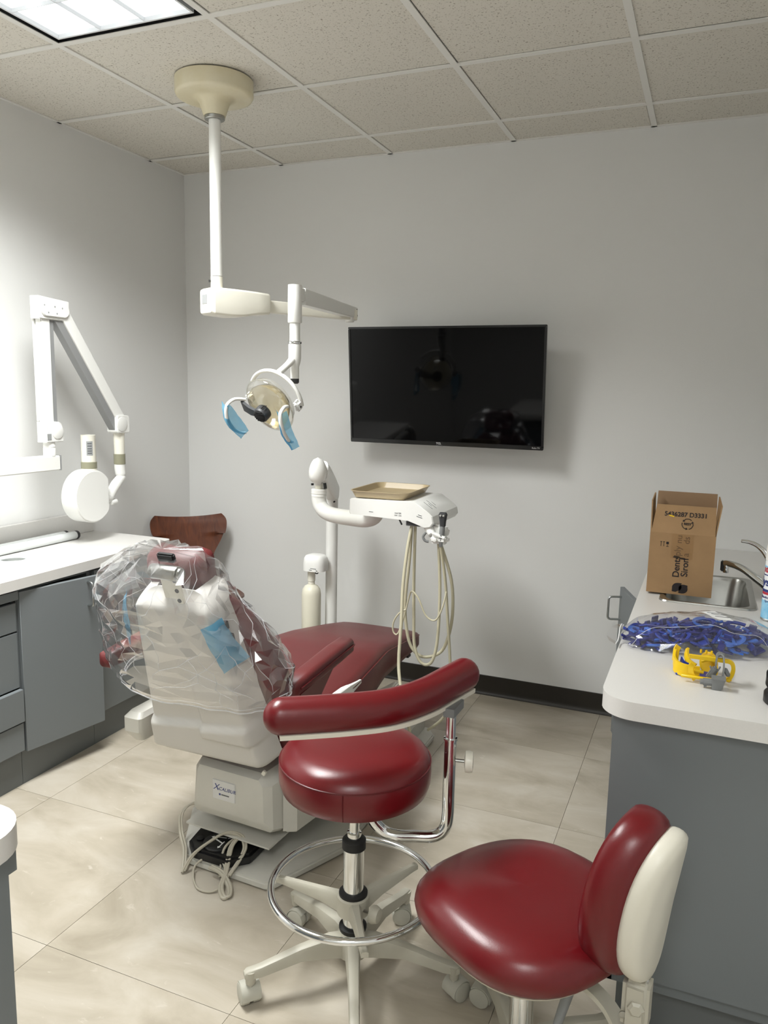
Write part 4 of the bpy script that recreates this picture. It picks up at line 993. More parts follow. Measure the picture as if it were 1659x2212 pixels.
# flex arm from the post top up to the knuckle (seen almost end-on)
fa0, fa1 = Vector((QX, QY, 1.045)), KN + Vector((0, 0.02, 0.0))
ft = (fa1 - fa0).normalized(); fs = Vector((ft.y, -ft.x, 0)).normalized(); fu = fs.cross(ft); fu = fu if fu.z > 0 else -fu
obj('flex_arm', loft([[p + fs * (x * w) + fu * (z * h) for x, z in rrect(1, 1, 0.3, 4)] for p, w, h in ((fa0 - ft * 0.035, 0.04, 0.05), (fa0 - ft * 0.02, 0.062, 0.09), (fa0 + ft * 0.10, 0.066, 0.098), (fa1 - ft * 0.08, 0.066, 0.098), (fa1, 0.06, 0.09))]), 'white', du, angle=40)
egg = []
for k in range(14):
    t = k / 13; z = -0.062 + 0.124 * t; r_ = math.sqrt(max(0.0, 1 - (2 * t - 1) ** 2)); r_ = r_ * (1.0 - 0.10 * (2 * t - 1)) if t > 0.12 else 0.62 * (t + 0.6)
    egg.append([KN + Vector((0.037 * r_ * math.cos(2 * PI * i / 28), -0.012 + 0.045 * r_ * math.sin(2 * PI * i / 28), z * 0.98)) for i in range(28)])
obj('knuckle_cap', loft(egg), 'white', du, angle=60)
obj('knuckle_seal', join(cyl(KN + Vector((-0.030, -0.005, -0.055)), KN + Vector((-0.030, -0.005, -0.064)), 0.006, n=10), cyl(KN + Vector((0.030, -0.005, -0.05)), KN + Vector((0.034, -0.005, -0.075)), 0.007, n=10), cyl(QX * Vector((1, 0, 0)) + Vector((0.034, QY - 0.05, 1.005)), QX * Vector((1, 0, 0)) + Vector((0.038, QY - 0.05, 1.0)), 0.005, n=8)), 'black', du)
obj('neck', lathe([(0.0185, 0), (0.0175, -0.012), (0.0175, -0.05)], 20, KN + Vector((0, 0, -0.052))), 'cream', du)
EB = KN + Vector((0, 0, -0.080))
obj('elbow_collar', lathe([(0.031, 0.002), (0.034, 0.0), (0.034, -0.018), (0.032, -0.020), (0.033, -0.022), (0.033, -0.03)], 28, EB), 'white', du)
obj('elbow_tube', tube([EB + Vector((0, 0, -0.024)), EB + Vector((0, 0, -0.044)), EB + Vector((0.010, -0.003, -0.072)), EB + Vector((0.040, -0.012, -0.096)), EB + Vector((0.09, -0.022, -0.106)), EB + Vector((0.17, -0.035, -0.108)), EB + Vector((0.24, -0.045, -0.106)), EB + Vector((0.285, -0.05, -0.092)), EB + Vector((0.31, -0.052, -0.060))], [0.032, 0.032, 0.032, 0.0325, 0.033, 0.034, 0.036, 0.034, 0.028], 24), 'white', du)
# control head
hw0, hw1 = 1.452, 1.800
sec = [(1.452, 1.030), (1.448, 1.036), (1.450, 1.090), (1.456, 1.094), (1.715, 1.097), (1.735, 1.095), (1.785, 1.062), (1.803, 1.046), (1.808, 1.020), (1.796, 1.004), (1.775, 1.000), (1.705, 1.022), (1.65, 1.024)]
bmh = bmesh.new(); r0_, r1_ = [], []
for x, z in sec:
    r0_.append(Vector((x, -0.900, z))); r1_.append(Vector((x, -0.585, z)))
cen = Vector((1.62, 0, 1.055))
def shrink(ring, k, dy): return [Vector((cen.x + (p.x - cen.x) * k, p.y + dy, cen.z + (p.z - cen.z) * (k if k > 0.97 else k - 0.03))) for p in ring]
bmh.free()
hdm = obj('control_head', loft([shrink(r0_, 0.975, -0.004), r0_, r1_, shrink(r1_, 0.975, 0.004)]), 'white', du, angle=30)
def print_line(parent, c, w, h=0.0022, xd=(1, 0, 0), up=(0, 0, 1)):
    x = Vector(xd).normalized(); n = Vector(up); n = (n - x * n.dot(x)).normalized()
    return obj('print_line', box(c, (w, h, 0.0008), rot=Matrix((x, n, x.cross(n))).transposed()), 'print', parent)
print_line(hdm, (1.545, -0.9043, 1.046), 0.018)
text('print', 'WATER', 0.0085, 'print', hdm, (1.660, -0.9043, 1.049), (1, 0, 0), UP)
text('print', 'OFF  ON', 0.0075, 'print', hdm, (1.660, -0.9043, 1.040), (1, 0, 0), UP)
print_line(hdm, (1.752, -0.9043, 1.048), 0.016, xd=(1, 0, -0.25)); print_line(hdm, (1.750, -0.9043, 1.041), 0.024, xd=(1, 0, -0.25))
obj('toggle', box((1.665, -0.885, 1.012), (0.004, 0.01, 0.024), 0.001, 1, rot=Matrix.Rotation(-0.5, 3, 'Y')), 'charcoal', du)
gw = obj('gauge_window', bx(1.690, 1.750, -0.893, -0.86, 1.001, 1.021, 0.002, 1), 'greyp', du)
obj('gauge_face', bx(1.694, 1.746, -0.8945, -0.893, 1.005, 1.018), 'charcoal', gw)
nrm = Vector((0.55, 0, 0.83)).normalized(); xd = Vector((0, 1, 0))
sl = Vector((0.835, 0.0, -0.551))
for t_, w_ in ((0.012, 0.045), (0.022, 0.018), (0.030, 0.052), (0.042, 0.022)):
    print_line(hdm, Vector((1.735, -0.86 + t_ * 2.2, 1.0952)) + sl * 0.03, w_, 0.003, xd=sl, up=(0, 1, 0))
# handpiece holder at the right of the head
obj('holder_arm', tube([(1.767, -0.86, 1.010), (1.788, -0.88, 0.990), (1.800, -0.89, 0.975)], [0.02, 0.019, 0.016], 12), 'white', du)
obj('holder_clip', tube([(1.782, -0.912, 0.985), (1.772, -0.915, 0.968), (1.780, -0.915, 0.953), (1.794, -0.912, 0.950)], 0.005, 8), 'greyp', du)
hld = obj('holder_body', join(box((1.828, -0.885, 0.958), (0.076, 0.05, 0.034), 0.012, 3), box((1.826, -0.865, 0.990), (0.066, 0.04, 0.040), 0.010, 3, rot=Matrix.Rotation(0.25, 3, 'Y')), box((1.832, -0.905, 0.975), (0.06, 0.018, 0.014), 0.005, 2, rot=Matrix.Rotation(0.3, 3, 'Y'))), 'white', du, angle=40)
obj('holder_knob', cyl((1.820, -0.912, 0.960), (1.820, -0.922, 0.960), 0.0085, n=14, bev=0.002), 'white', hld)
# air-water syringe resting in the holder
sy = thing('air_water_syringe', 'grey air and water syringe standing in the delivery unit holder', 'syringe', (1.844, -0.898, 0.945))
obj('grip', cyl((1.841, -0.900, 0.955), (1.843, -0.898, 1.012), 0.0105, 0.0105, n=16, bev=0.001), 'greyp', sy)
obj('syringe_head', loft([[Vector((1.844 + dx * w, -0.897 + dy * d, z)) for dx, dy in rrect(1, 1, 0.35, 4)] for z, w, d in ((1.012, 0.021, 0.021), (1.030, 0.024, 0.022), (1.048, 0.030, 0.022), (1.058, 0.034, 0.022), (1.066, 0.026, 0.018))]), 'charcoal', sy)
for k in (-0.006, 0.006): obj('button', cyl((1.844 + k, -0.907, 1.052), (1.844 + k, -0.912, 1.056), 0.0042, n=10), 'chrome', sy)
obj('tail', cyl((1.840, -0.900, 0.955), (1.839, -0.900, 0.932), 0.0075, n=12), 'satin', sy)
# hoses
H1 = [(1.711, -0.86, 1.035), (1.701, -0.893, 0.918), (1.698, -0.927, 0.773), (1.707, -0.96, 0.63), (1.713, -0.993, 0.488), (1.732, -1.027, 0.42), (1.764, -1.06, 0.34), (1.775, -1.02, 0.22), (1.752, -0.95, 0.12)]
H2 = [(1.690, -0.82, 1.035), (1.683, -0.82, 0.866), (1.669, -0.82, 0.691), (1.672, -0.82, 0.594), (1.693, -0.82, 0.498), (1.734, -0.82, 0.454), (1.785, -0.82, 0.456), (1.833, -0.82, 0.489), (1.86, -0.82, 0.561), (1.872, -0.82, 0.659), (1.864, -0.83, 0.791), (1.822, -0.86, 0.945)]
H3 = [(1.718, -0.86, 1.03), (1.718, -0.86, 0.783), (1.722, -0.86, 0.63), (1.727, -0.86, 0.515), (1.749, -0.86, 0.45), (1.78, -0.86, 0.433), (1.808, -0.86, 0.459), (1.825, -0.86, 0.548), (1.829, -0.86, 0.739), (1.822, -0.875, 0.945)]
H4 = [(1.839, -0.900, 0.935), (1.852, -0.87, 0.798), (1.859, -0.84, 0.624), (1.868, -0.82, 0.455), (1.871, -0.80, 0.301), (1.83, -0.76, 0.18), (1.755, -0.74, 0.10)]
H5 = [(1.864, -0.885, 0.753), (1.853, -0.9, 0.686), (1.826, -0.9, 0.636), (1.787, -0.9, 0.65), (1.756, -0.9, 0.712), (1.726, -0.895, 0.74), (1.711, -0.89, 0.715), (1.693, -0.89, 0.637), (1.671, -0.9, 0.561), (1.651, -0.9, 0.564), (1.65, -0.9, 0.603), (1.673, -0.9, 0.644), (1.697, -0.89, 0.66)]
for h_, r_ in ((H1, 0.0068), (H2, 0.0066), (H3, 0.0064), (H4, 0.0062), (H5, 0.0034)): obj('hose', tube(h_, r_, 10), 'hose', du)
# water bottle bracket beside the post
wb = thing('water_bottle', 'milky water bottle hanging under a white cap beside the delivery post', 'bottle', (1.03, -0.48, 0.30))
cp = Vector((1.078, -0.48, 0.0))
capb = obj('cap_housing', loft([[Vector((cp.x + dx * w, cp.y + dy * d, z)) for dx, dy in rrect(1, 1, 0.34, 6)] for z, w, d in ((0.672, 0.110, 0.10), (0.705, 0.110, 0.10), (0.730, 0.104, 0.094), (0.743, 0.088, 0.08), (0.748, 0.06, 0.055))]), 'white', wb, angle=50)
print_line(capb, (1.09, -0.5303, 0.688), 0.030); print_line(capb, (1.076, -0.5303, 0.680), 0.014, 0.0026); print_line(capb, (1.108, -0.5303, 0.680), 0.008, 0.0026)
obj('selector_ring', tube([(1.10 + 0.008 * math.cos(a), -0.512, 0.670 + 0.008 * math.sin(a)) for a in [2 * PI * k / 14 for k in range(14)]], 0.0025, 6, closed=True, smooth=False), 'black', wb)
bt = Vector((1.058, -0.485, 0))
obj('bottle_neck', lathe([(0.020, 0.672), (0.018, 0.662), (0.0185, 0.660), (0.0185, 0.618), (0.016, 0.616), (0.016, 0.602)], 24, bt), 'cream', wb)
obj('bottle_body', lathe([(0.0155, 0.610), (0.017, 0.600), (0.032, 0.592), (0.043, 0.575), (0.0465, 0.552), (0.0465, 0.34), (0.043, 0.325), (0.03, 0.32)], 32, bt), 'bottle', wb, angle=50)
# tray
tr = thing('instrument_tray', 'empty tan plastic instrument tray on the delivery unit head', 'tray', (1.565, -0.735, 1.098))
tc_ = Vector((1.560, -0.730, 1.0985)); trot = Matrix.Rotation(RAD(2), 3, 'Z')
def tring(w, l, r, z): return [tc_ + trot @ Vector((x, y, z)) for x, y in rrect(w, l, r, 5)]
obj('pan', loft([tring(0.212, 0.305, 0.02, 0.0), tring(0.216, 0.309, 0.022, 0.004), tring(0.242, 0.337, 0.040, 0.024), tring(0.252, 0.346, 0.045, 0.026), tring(0.252, 0.346, 0.045, 0.028), tring(0.240, 0.334, 0.040, 0.0275), tring(0.212, 0.305, 0.02, 0.006), tring(0.05, 0.10, 0.015, 0.005)]), 'tray', tr, angle=35)

# ================================================================== TV
tvc = Vector((1.588, -0.178, 1.548)); tilt = RAD(5.2)
TU = Vector((0, -math.sin(tilt), math.cos(tilt))); TN = Vector((0, -math.cos(tilt), -math.sin(tilt))); TX = Vector((1, 0, 0))
MT = Matrix((TX, -TN, TU)).transposed()
tv = thing('television', 'black flat-screen television tilted down on the back wall', 'television', (1.588, 0.0, 1.548))
W2, H2_ = 0.4825, 0.2795
def T(a, b, n): return tvc + TX * a + TU * b + TN * n
obj('back_case', box(T(0, -0.04, -0.035), (0.72, 0.05, 0.36), 0.015, 3, rot=MT), 'black', tv)
obj('chassis', box(T(0, 0, -0.006), (2 * W2 - 0.004, 0.02, 2 * H2_ - 0.004), 0.002, 1, rot=MT), 'black', tv)
bz = 0.010; bb = 0.020
fr_ = []
for a, b, w, h in ((0, H2_ - bz / 2, 2 * W2, bz), (0, -H2_ + bb / 2, 2 * W2, bb), (-W2 + bz / 2, 0, bz, 2 * H2_ - 0.02), (W2 - bz / 2, 0, bz, 2 * H2_ - 0.02)): fr_.append(box(T(a, b, 0.005), (w, 0.012, h), 0.002, 2, rot=MT))
obj('bezel', join(*fr_), 'bezel', tv)
obj('screen', box(T(0, 0.004, 0.0045), (2 * W2 - 2 * bz + 0.002, 0.002, 2 * H2_ - bz - bb + 0.004), rot=MT), 'screen', tv)
text('maker_logo', 'TCL', 0.013, 'tvlogo', tv, T(-0.018, -H2_ + bb * 0.55, 0.0113), TX, TU, spacing=1.1, bold=0.0004)
text('maker_logo', 'Roku TV', 0.010, 'tvlogo', tv, T(W2 - 0.033, -H2_ + bb * 0.5, 0.0113), TX, TU)
obj('status_tab', box(T(-0.012, -H2_ - 0.001, 0.006), (0.03, 0.008, 0.004), 0.001, 1, rot=MT), 'label', tv)
obj('wall_mount', join(bx(1.45, 1.73, -0.02, -0.002, 1.40, 1.66, 0.003, 1), bx(1.56, 1.62, -0.135, -0.02, 1.46, 1.56, 0.003, 1)), 'black', tv)

# ================================================================== WOODEN CHAIR IN THE CORNER
wc = thing('plywood_chair', 'brown moulded plywood chair with chrome legs in the far left corner', 'chair', (0.345, -0.42, 0), RAD(0))
fdir = Vector((0.70, -0.714, 0)).normalized(); udir = Vector((0.714, 0.70, 0)).normalized()
WO = Vector((0.198, -0.268, 0))
def Wd(a, f, z): return WO + udir * a + fdir * f + Vector((0, 0, z))
# shell: profile (f,z) from top of the back down and along the seat; half width along it
prof = [(-0.065, 0.845, 0.178), (-0.058, 0.82, 0.198), (-0.050, 0.79, 0.205), (-0.040, 0.74, 0.198), (-0.024, 0.68, 0.172), (-0.006, 0.62, 0.135), (0.012, 0.56, 0.108), (0.030, 0.51, 0.105), (0.060, 0.470, 0.135), (0.105, 0.448, 0.185), (0.16, 0.440, 0.218), (0.24, 0.440, 0.232), (0.32, 0.446, 0.228), (0.38, 0.452, 0.205), (0.41, 0.450, 0.165), (0.425, 0.442, 0.10)]
ctrl = smooth_path([Vector(p) for p in prof], 4); rows = []
for i, c in enumerate(ctrl):
    row = []
    for k in range(17):
        u = -1 + k / 8.0; a = u * c.z
        dz = 0.0; df = 0.0
        if i < 14: dz = 0.014 * (abs(u) ** 2) * (1 - i / 14.0) - 0.026 * (1 - i / 14.0); df = 0.018 * u * u
        else: dz = 0.012 * u * u
        row.append(Wd(a, c.x + df, c.y + dz))
    rows.append(row)
bm = loft(rows, cap=False, closed=False)
bmesh.ops.solidify(bm, geom=list(bm.faces), thickness=0.009)
obj('shell', bm, 'wood', wc, angle=50)
for a, f, ta, tf in ((-0.13, 0.10, -0.215, -0.02), (0.13, 0.10, 0.215, -0.02), (-0.13, 0.30, -0.225, 0.42), (0.13, 0.30, 0.225, 0.42)):
    s = 1 if a > 0 else -1
    lg = obj('leg', tube([Wd(a * 0.4, (f + 0.2) / 2, 0.425), Wd(a, f, 0.424), Wd(a + s * 0.035, f + (tf - f) * 0.15, 0.405), Wd(ta - s * 0.02, f + (tf - f) * 0.45, 0.26), Wd(ta, tf, 0.012)], 0.007, 10), 'chrome', wc)
    obj('foot_cap', cyl(Wd(ta, tf, 0.0), Wd(ta, tf, 0.016), 0.009, n=12), 'black', lg)
obj('seat_boss', cyl(Wd(0, 0.2, 0.418), Wd(0, 0.2, 0.434), 0.075, n=24), 'black', wc)

# ================================================================== STOOLS
def caster(parent, x, y, ang):
    """twin-wheel caster below a leg tip"""
    f = Vector((math.cos(ang), math.sin(ang), 0)); s = Vector((-f.y, f.x, 0)); c = Vector((x, y, 0.027)) + f * 0.012
    hood = []
    for k in range(9):
        a = RAD(40 + 150 * k / 8); p = c + f * (0.030 * math.cos(a)) + UP * (0.030 * math.sin(a)); hood.append([p + s * w for w in (-0.024, 0.024)] + [c + f * (0.0278 * math.cos(a)) + UP * (0.0278 * math.sin(a)) + s * w for w in (0.024, -0.024)])
    h = obj('caster', join(loft(hood), cyl((x, y, 0.045), (x, y, 0.078), 0.0065, n=10)), 'caster', parent)
    for k in (-1, 1): obj('wheel', lathe([(0.020, -0.010), (0.0265, -0.009), (0.027, -0.006), (0.027, 0.006), (0.0255, 0.010), (0.020, 0.0115), (0.006, 0.012)], 24, c + s * (0.0145 * k), s * k), 'caster', h)
def star_base(parent, cx, cy, a0, r, zt=0.135, tipz=0.098):
    for k in range(5):
        a = a0 + 2 * PI * k / 5; f = Vector((math.cos(a), math.sin(a), 0)); s = Vector((-f.y, f.x, 0)); c = Vector((cx, cy, 0))
        rings = []
        for d, w, z0, z1 in ((0.020, 0.020, zt - 0.060, zt), (0.06, 0.018, zt - 0.052, zt + 0.004), (0.14, 0.0145, zt - 0.042, zt - 0.008), (r - 0.025, 0.0125, tipz - 0.022, tipz + 0.004), (r + 0.008, 0.012, tipz - 0.022, tipz), (r + 0.016, 0.009, tipz - 0.018, tipz - 0.006)):
            rings.append([c + f * d + s * (w * u) + UP * (z0 + (z1 - z0) * v) for u, v in ((-1, 0.0), (-1.0, 0.72), (-0.8, 0.93), (-0.4, 1.0), (0.4, 1.0), (0.8, 0.93), (1.0, 0.72), (1, 0.0))])
        lg = obj('leg', join(loft(rings), cyl(c + f * r + UP * 0.060, c + f * r + UP * (tipz - 0.004), 0.0125, 0.015, n=14)), 'stoolbase', parent, angle=40)
        caster(parent, cx + f.x * r, cy + f.y * r, a + 0.9 + k * 1.3)
    obj('base_hub', lathe([(0.030, zt - 0.066), (0.040, zt - 0.060), (0.040, zt - 0.005), (0.034, zt + 0.006)], 28, (cx, cy, 0)), 'stoolbase', parent)

SX, SY = 2.010, -2.045
s1 = thing('assistant_stool', 'red round-seat dental stool with curved padded arm and chrome foot ring', 'stool', (SX, SY, 0), 0, 'dental stools')
star_base(s1, SX, SY, RAD(8), 0.268)
obj('lower_seal', lathe([(0.034, 0.140), (0.036, 0.145), (0.036, 0.152), (0.03, 0.156)], 24, (SX, SY, 0)), 'rubber', s1)
obj('column', lathe([(0.0265, 0.15), (0.0265, 0.372)], 28, (SX, SY, 0)), 'chrome', s1)
obj('column_collar', lathe([(0.024, 0.368), (0.0305, 0.370), (0.0305, 0.392), (0.026, 0.397), (0.020, 0.399)], 24, (SX, SY, 0)), 'rubber', s1)
obj('gas_rod', lathe([(0.0185, 0.395), (0.0185, 0.412), (0.013, 0.413), (0.013, 0.53)], 20, (SX, SY, 0)), 'chrome', s1)
# foot ring
RZ = 0.264; RRr = 0.211
rg = obj('foot_ring', tube([(SX + RRr * math.cos(2 * PI * k / 64), SY + RRr * math.sin(2 * PI * k / 64), RZ) for k in range(64)], 0.0095, 12, closed=True, smooth=False), 'chrome', s1)
obj('ring_hub', lathe([(0.030, 0.186), (0.041, 0.190), (0.041, 0.236), (0.036, 0.240)], 28, (SX, SY, 0)), 'stoolbase', s1)
obj('ring_hub_seal', lathe([(0.030, 0.238), (0.037, 0.2405), (0.037, 0.247), (0.028, 0.250)], 28, (SX, SY, 0)), 'rubber', s1)
for a in (RAD(-58), RAD(62), RAD(184)):
    f = Vector((math.cos(a), math.sin(a), 0)); s = Vector((-f.y, f.x, 0)); c = Vector((SX, SY, 0))
    obj('ring_spoke', loft([[c + f * d + s * (w * u) + UP * (z0 + (z1 - z0) * v) for u, v in ((-1, 0), (-1, 0.8), (-0.6, 1), (0.6, 1), (1, 0.8), (1, 0))] for d, w, z0, z1 in ((0.034, 0.016, 0.190, 0.236), (0.09, 0.011, 0.205, 0.238), (0.195, 0.009, 0.224, 0.241), (0.216, 0.009, 0.226, 0.240))]), 'stoolbase', s1, angle=40)
f = Vector((math.cos(RAD(-5)), math.sin(RAD(-5)), 0)); c = Vector((SX, SY, 0.212)); s = Vector((-f.y, f.x, 0))
kn = obj('ring_knob', lathe([(0.010, 0), (0.021, 0.004), (0.023, 0.012), (0.018, 0.026), (0.006, 0.030)], 16, c + f * 0.056 + s * -0.012, f), 'stoolbase', s1)
obj('knob_screw', cyl(c + f * 0.035 + s * -0.012, c + f * 0.058 + s * -0.012, 0.004, n=8), 'steel', kn)
# round seat
ST = 0.535
seatp = [(0.10, ST), (0.172, ST + 0.002), (0.184, ST + 0.010), (0.190, ST + 0.03), (0.1915, ST + 0.055), (0.190, ST + 0.075), (0.1875, ST + 0.083), (0.180, ST + 0.096), (0.165, ST + 0.108), (0.14, ST + 0.116), (0.10, ST + 0.121), (0.05, ST + 0.123), (0.005, ST + 0.1235)]
cs = obj('seat_cushion', lathe(seatp, 64, (SX, SY, 0)), 'red', s1, angle=60)
obj('seat_seam', tube([(SX + 0.1890 * math.cos(2 * PI * k / 64), SY + 0.1890 * math.sin(2 * PI * k / 64), ST + 0.080) for k in range(64)], 0.0022, 6, closed=True, smooth=False), 'redseam', cs)
sa = RAD(-74); obj('seat_seam', tube([(SX + 0.1915 * math.cos(sa), SY + 0.1915 * math.sin(sa), ST + 0.078), (SX + 0.1922 * math.cos(sa), SY + 0.1922 * math.sin(sa), ST + 0.055), (SX + 0.191 * math.cos(sa), SY + 0.191 * math.sin(sa), ST + 0.03), (SX + 0.1845 * math.cos(sa), SY + 0.1845 * math.sin(sa), ST + 0.011)], 0.0014, 6), 'redseam', cs)
obj('seat_plate', join(box((SX + 0.01, SY, ST - 0.009), (0.20, 0.16, 0.014), 0.003, 1), lathe([(0.16, ST - 0.004), (0.17, ST + 0.003)], 40, (SX, SY, 0))), 'cream', s1)
obj('height_lever', join(tube([(SX + 0.10, SY + 0.06, ST - 0.012), (SX + 0.135, SY + 0.105, ST - 0.018)], 0.004, 8), lathe([(0.006, 0), (0.012, 0.006), (0.013, 0.03), (0.008, 0.036)], 14, (SX + 0.13, SY + 0.10, ST - 0.018), (0.6, 0.8, -0.1))), 'cream', s1)
# swing arm: chrome tube from under the seat, up to a curved pad
PXA, PYA = 2.228, -1.952
ap = [(SX + 0.02, SY + 0.01, 0.525), (SX + 0.035, SY + 0.016, 0.46), (SX + 0.065, SY + 0.028, 0.418), (SX + 0.10, SY + 0.038, 0.406), (2.150, -1.985, 0.402), (2.190, -1.970, 0.403), (2.212, -1.960, 0.412), (2.224, -1.954, 0.432), (PXA, PYA, 0.465), (PXA, PYA, 0.52), (PXA, PYA, 0.668)]
obj('arm_tube', tube(ap, 0.0155, 16, sub=5), 'chrome', s1)
obj('arm_collar', lathe([(0.0155, 0), (0.0175, 0.001), (0.0175, 0.006), (0.013, 0.007)], 20, (PXA, PYA, 0.664)), 'chrome', s1)
obj('arm_inner_tube', cyl((PXA, PYA, 0.665), (PXA, PYA, 0.752), 0.0125, n=20), 'chrome', s1)
ak = obj('arm_knob', lathe([(0.012, 0), (0.026, 0.003), (0.0275, 0.011), (0.025, 0.021), (0.010, 0.023)], 20, (PXA + 0.036, PYA + 0.006, 0.612), (1, 0.25, 0)), 'cream', s1)
obj('knob_screw', cyl((PXA + 0.013, PYA + 0.002, 0.612), (PXA + 0.038, PYA + 0.007, 0.612), 0.0045, n=8), 'steel', ak)
PZ = 0.797
pad = [(1.893, -2.292, PZ), (1.925, -2.275, PZ), (1.99, -2.232, PZ), (2.06, -2.182, PZ), (2.130, -2.118, PZ), (2.178, -2.025, PZ), (2.206, -1.915, PZ), (2.226, -1.830, PZ), (2.232, -1.80, PZ)]
pr_ = [(math.cos(2 * PI * k / 20) * 0.95, math.sin(2 * PI * k / 20)) for k in range(20)]
pp = smooth_path(pad, 16); rad_ = []
m_ = len(pp)
for i in range(m_):
    d0_ = sum((pp[q + 1] - pp[q]).length for q in range(i)); d1_ = sum((pp[q + 1] - pp[q]).length for q in range(i, m_ - 1))
    e1 = min(1, d0_ / 0.042); e2 = min(1, d1_ / 0.042)
    k = math.sqrt(max(0.0, 1 - (1 - e1) ** 2)) * math.sqrt(max(0.0, 1 - (1 - e2) ** 2)); rad_.append(max(0.002, 0.043 * k))
obj('arm_pad', tube(pp, rad_, prof=pr_, up=(0, 0, 1), smooth=False), 'red', s1, angle=70)
obj('arm_pad_plate', tube([Vector(p) + Vector((0, 0, -0.040)) for p in pad[1:-1]], 0.03, prof=[(-1, -0.18), (1, -0.18), (1, 0.18), (-1, 0.18)], up=(0, 0, 1)), 'shellwhite', s1, angle=30)
obj('arm_bracket', loft([[Vector((x, y, z)) for x, y in ((PXA - 0.012, PYA - 0.03), (PXA + 0.016, PYA - 0.03), (PXA + 0.018, PYA + 0.045), (PXA - 0.008, PYA + 0.045))] for z in (0.735, 0.757)]), 'greyp', s1)

# second stool: saddle seat with moulded back
TX_, TY_ = 2.487, -2.205
s2 = thing('operator_stool', 'red contoured dental stool with white-shelled backrest at the lower right', 'stool', (TX_, TY_, 0), 0, 'dental stools')
star_base(s2, TX_, TY_, RAD(121), 0.25)
obj('column', lathe([(0.026, 0.13), (0.026, 0.345)], 28, (TX_, TY_, 0)), 'chrome', s2)
obj('gas_rod', lathe([(0.025, 0.344), (0.016, 0.346), (0.016, 0.40)], 20, (TX_, TY_, 0)), 'black', s2)
F2v = Vector((-0.86, 0.51, 0)).normalized(); L2v = Vector((-F2v.y, F2v.x, 0))
sc_ = Vector((2.475, -2.190, 0))
tz = Vector((0, 0, 1))
def seat2(hw, hd, z, k=44, e=2.5, off=0.0):
    out = []
    for i in range(k):
        t = 2 * PI * i / k; ct, st_ = math.cos(t), math.sin(t)
        u = math.copysign(abs(ct) ** (2 / e), ct); v = math.copysign(abs(st_) ** (2 / e), st_)
        taper = 1.0 - 0.06 * v
        p = sc_ + L2v * (u * hw * taper) + F2v * (v * hd + off)
        zz = z - 0.022 * max(0, v) ** 2 * (hd / 0.21) + 0.012 * max(0.0, -v) ** 2 * (hd / 0.21) + 0.008 * u * u * (hd / 0.21)
        out.append(Vector((p.x, p.y, zz)))
    return out
cu2 = obj('seat_cushion', loft([seat2(0.10, 0.10, 0.386), seat2(0.172, 0.185, 0.386), seat2(0.198, 0.212, 0.392), seat2(0.212, 0.226, 0.408), seat2(0.217, 0.231, 0.430), seat2(0.213, 0.227, 0.450), seat2(0.200, 0.214, 0.468), seat2(0.178, 0.192, 0.480), seat2(0.14, 0.152, 0.487), seat2(0.09, 0.10, 0.489), seat2(0.04, 0.045, 0.488), seat2(0.005, 0.006, 0.4878)]), 'red', s2, angle=70)
obj('seat_shell', loft([seat2(0.09, 0.10, 0.372), seat2(0.165, 0.175, 0.374), seat2(0.192, 0.205, 0.384), seat2(0.200, 0.214, 0.396)]), 'shellwhite', s2, angle=60)
# backrest: curved pad in a white shell
Fb = Vector((-0.955, 0.297, 0)).normalized(); Lb = Vector((-Fb.y, Fb.x, 0)); Lb = Lb if Lb.y > 0 else -Lb
Ub = (UP - Fb * 0.13).normalized(); Nb = Lb.cross(Ub); Nb = Nb if Nb.dot(Fb) > 0 else -Nb
Cb = Vector((2.722, -2.280, 0.585))
def bend(bm, k):
    for v in bm.verts:
        l = (v.co - Cb).dot(Lb); v.co += Fb * (l * l * k)
    return bm
obj('backrest_pad', bend(cushion(Cb - Nb * 0.012, Lb, Ub, Nb, 0.108, 0.168, 0.080, 2.3, 48, 0.006, 0.5, 10), 2.4), 'red', s2, angle=70)
obj('backrest_shell', bend(cushion(Cb - Nb * 0.046, Lb, Ub, Nb, 0.094, 0.155, 0.042, 2.3, 48, 0.0, 0.55, 8), 2.4), 'shellwhite', s2, angle=70)
bkc = Vector((2.722, -2.292, 0.378))
bk = obj('backrest_bracket', box(bkc, (0.058, 0.05, 0.105), 0.010, 3, rot=frame_to(UP, Lb * -1 + Fb * -0.2)), 'stoolbase', s2)
obj('bracket_knob', lathe([(0.016, 0), (0.016, 0.006), (0.011, 0.010)], 6, bkc + Vector((0.0, -0.026, 0.004)), (0.1, -1, 0)), 'stoolbase', bk)
obj('bracket_bolt', lathe([(0.007, 0), (0.007, 0.002), (0.003, 0.003)], 14, bkc + Vector((-0.022, -0.025, -0.018)), (0.1, -1, 0)), 'steel', bk)
obj('backrest_post', cyl(bkc + Vector((0.006, 0.0, -0.16)), bkc + Vector((0.012, 0.0, 0.075)), 0.0085, n=14), 'chrome', s2)
obj('backrest_arm', tube([bkc + Vector((0.006, 0.0, -0.13)), bkc + Vector((-0.05, 0.03, -0.06)), Vector((2.60, -2.25, 0.362)), Vector((2.52, -2.215, 0.366))], 0.012, 8, prof=[(-1.6, -0.4), (1.6, -0.4), (1.6, 0.4), (-1.6, 0.4)], up=(0, 0, 1)), 'stoolbase', s2)
obj('tilt_lever', tube([(2.60, -2.275, 0.385), (2.592, -2.285, 0.34), (2.575, -2.30, 0.27)], [0.010, 0.011, 0.008], 10), 'greyp', s2)

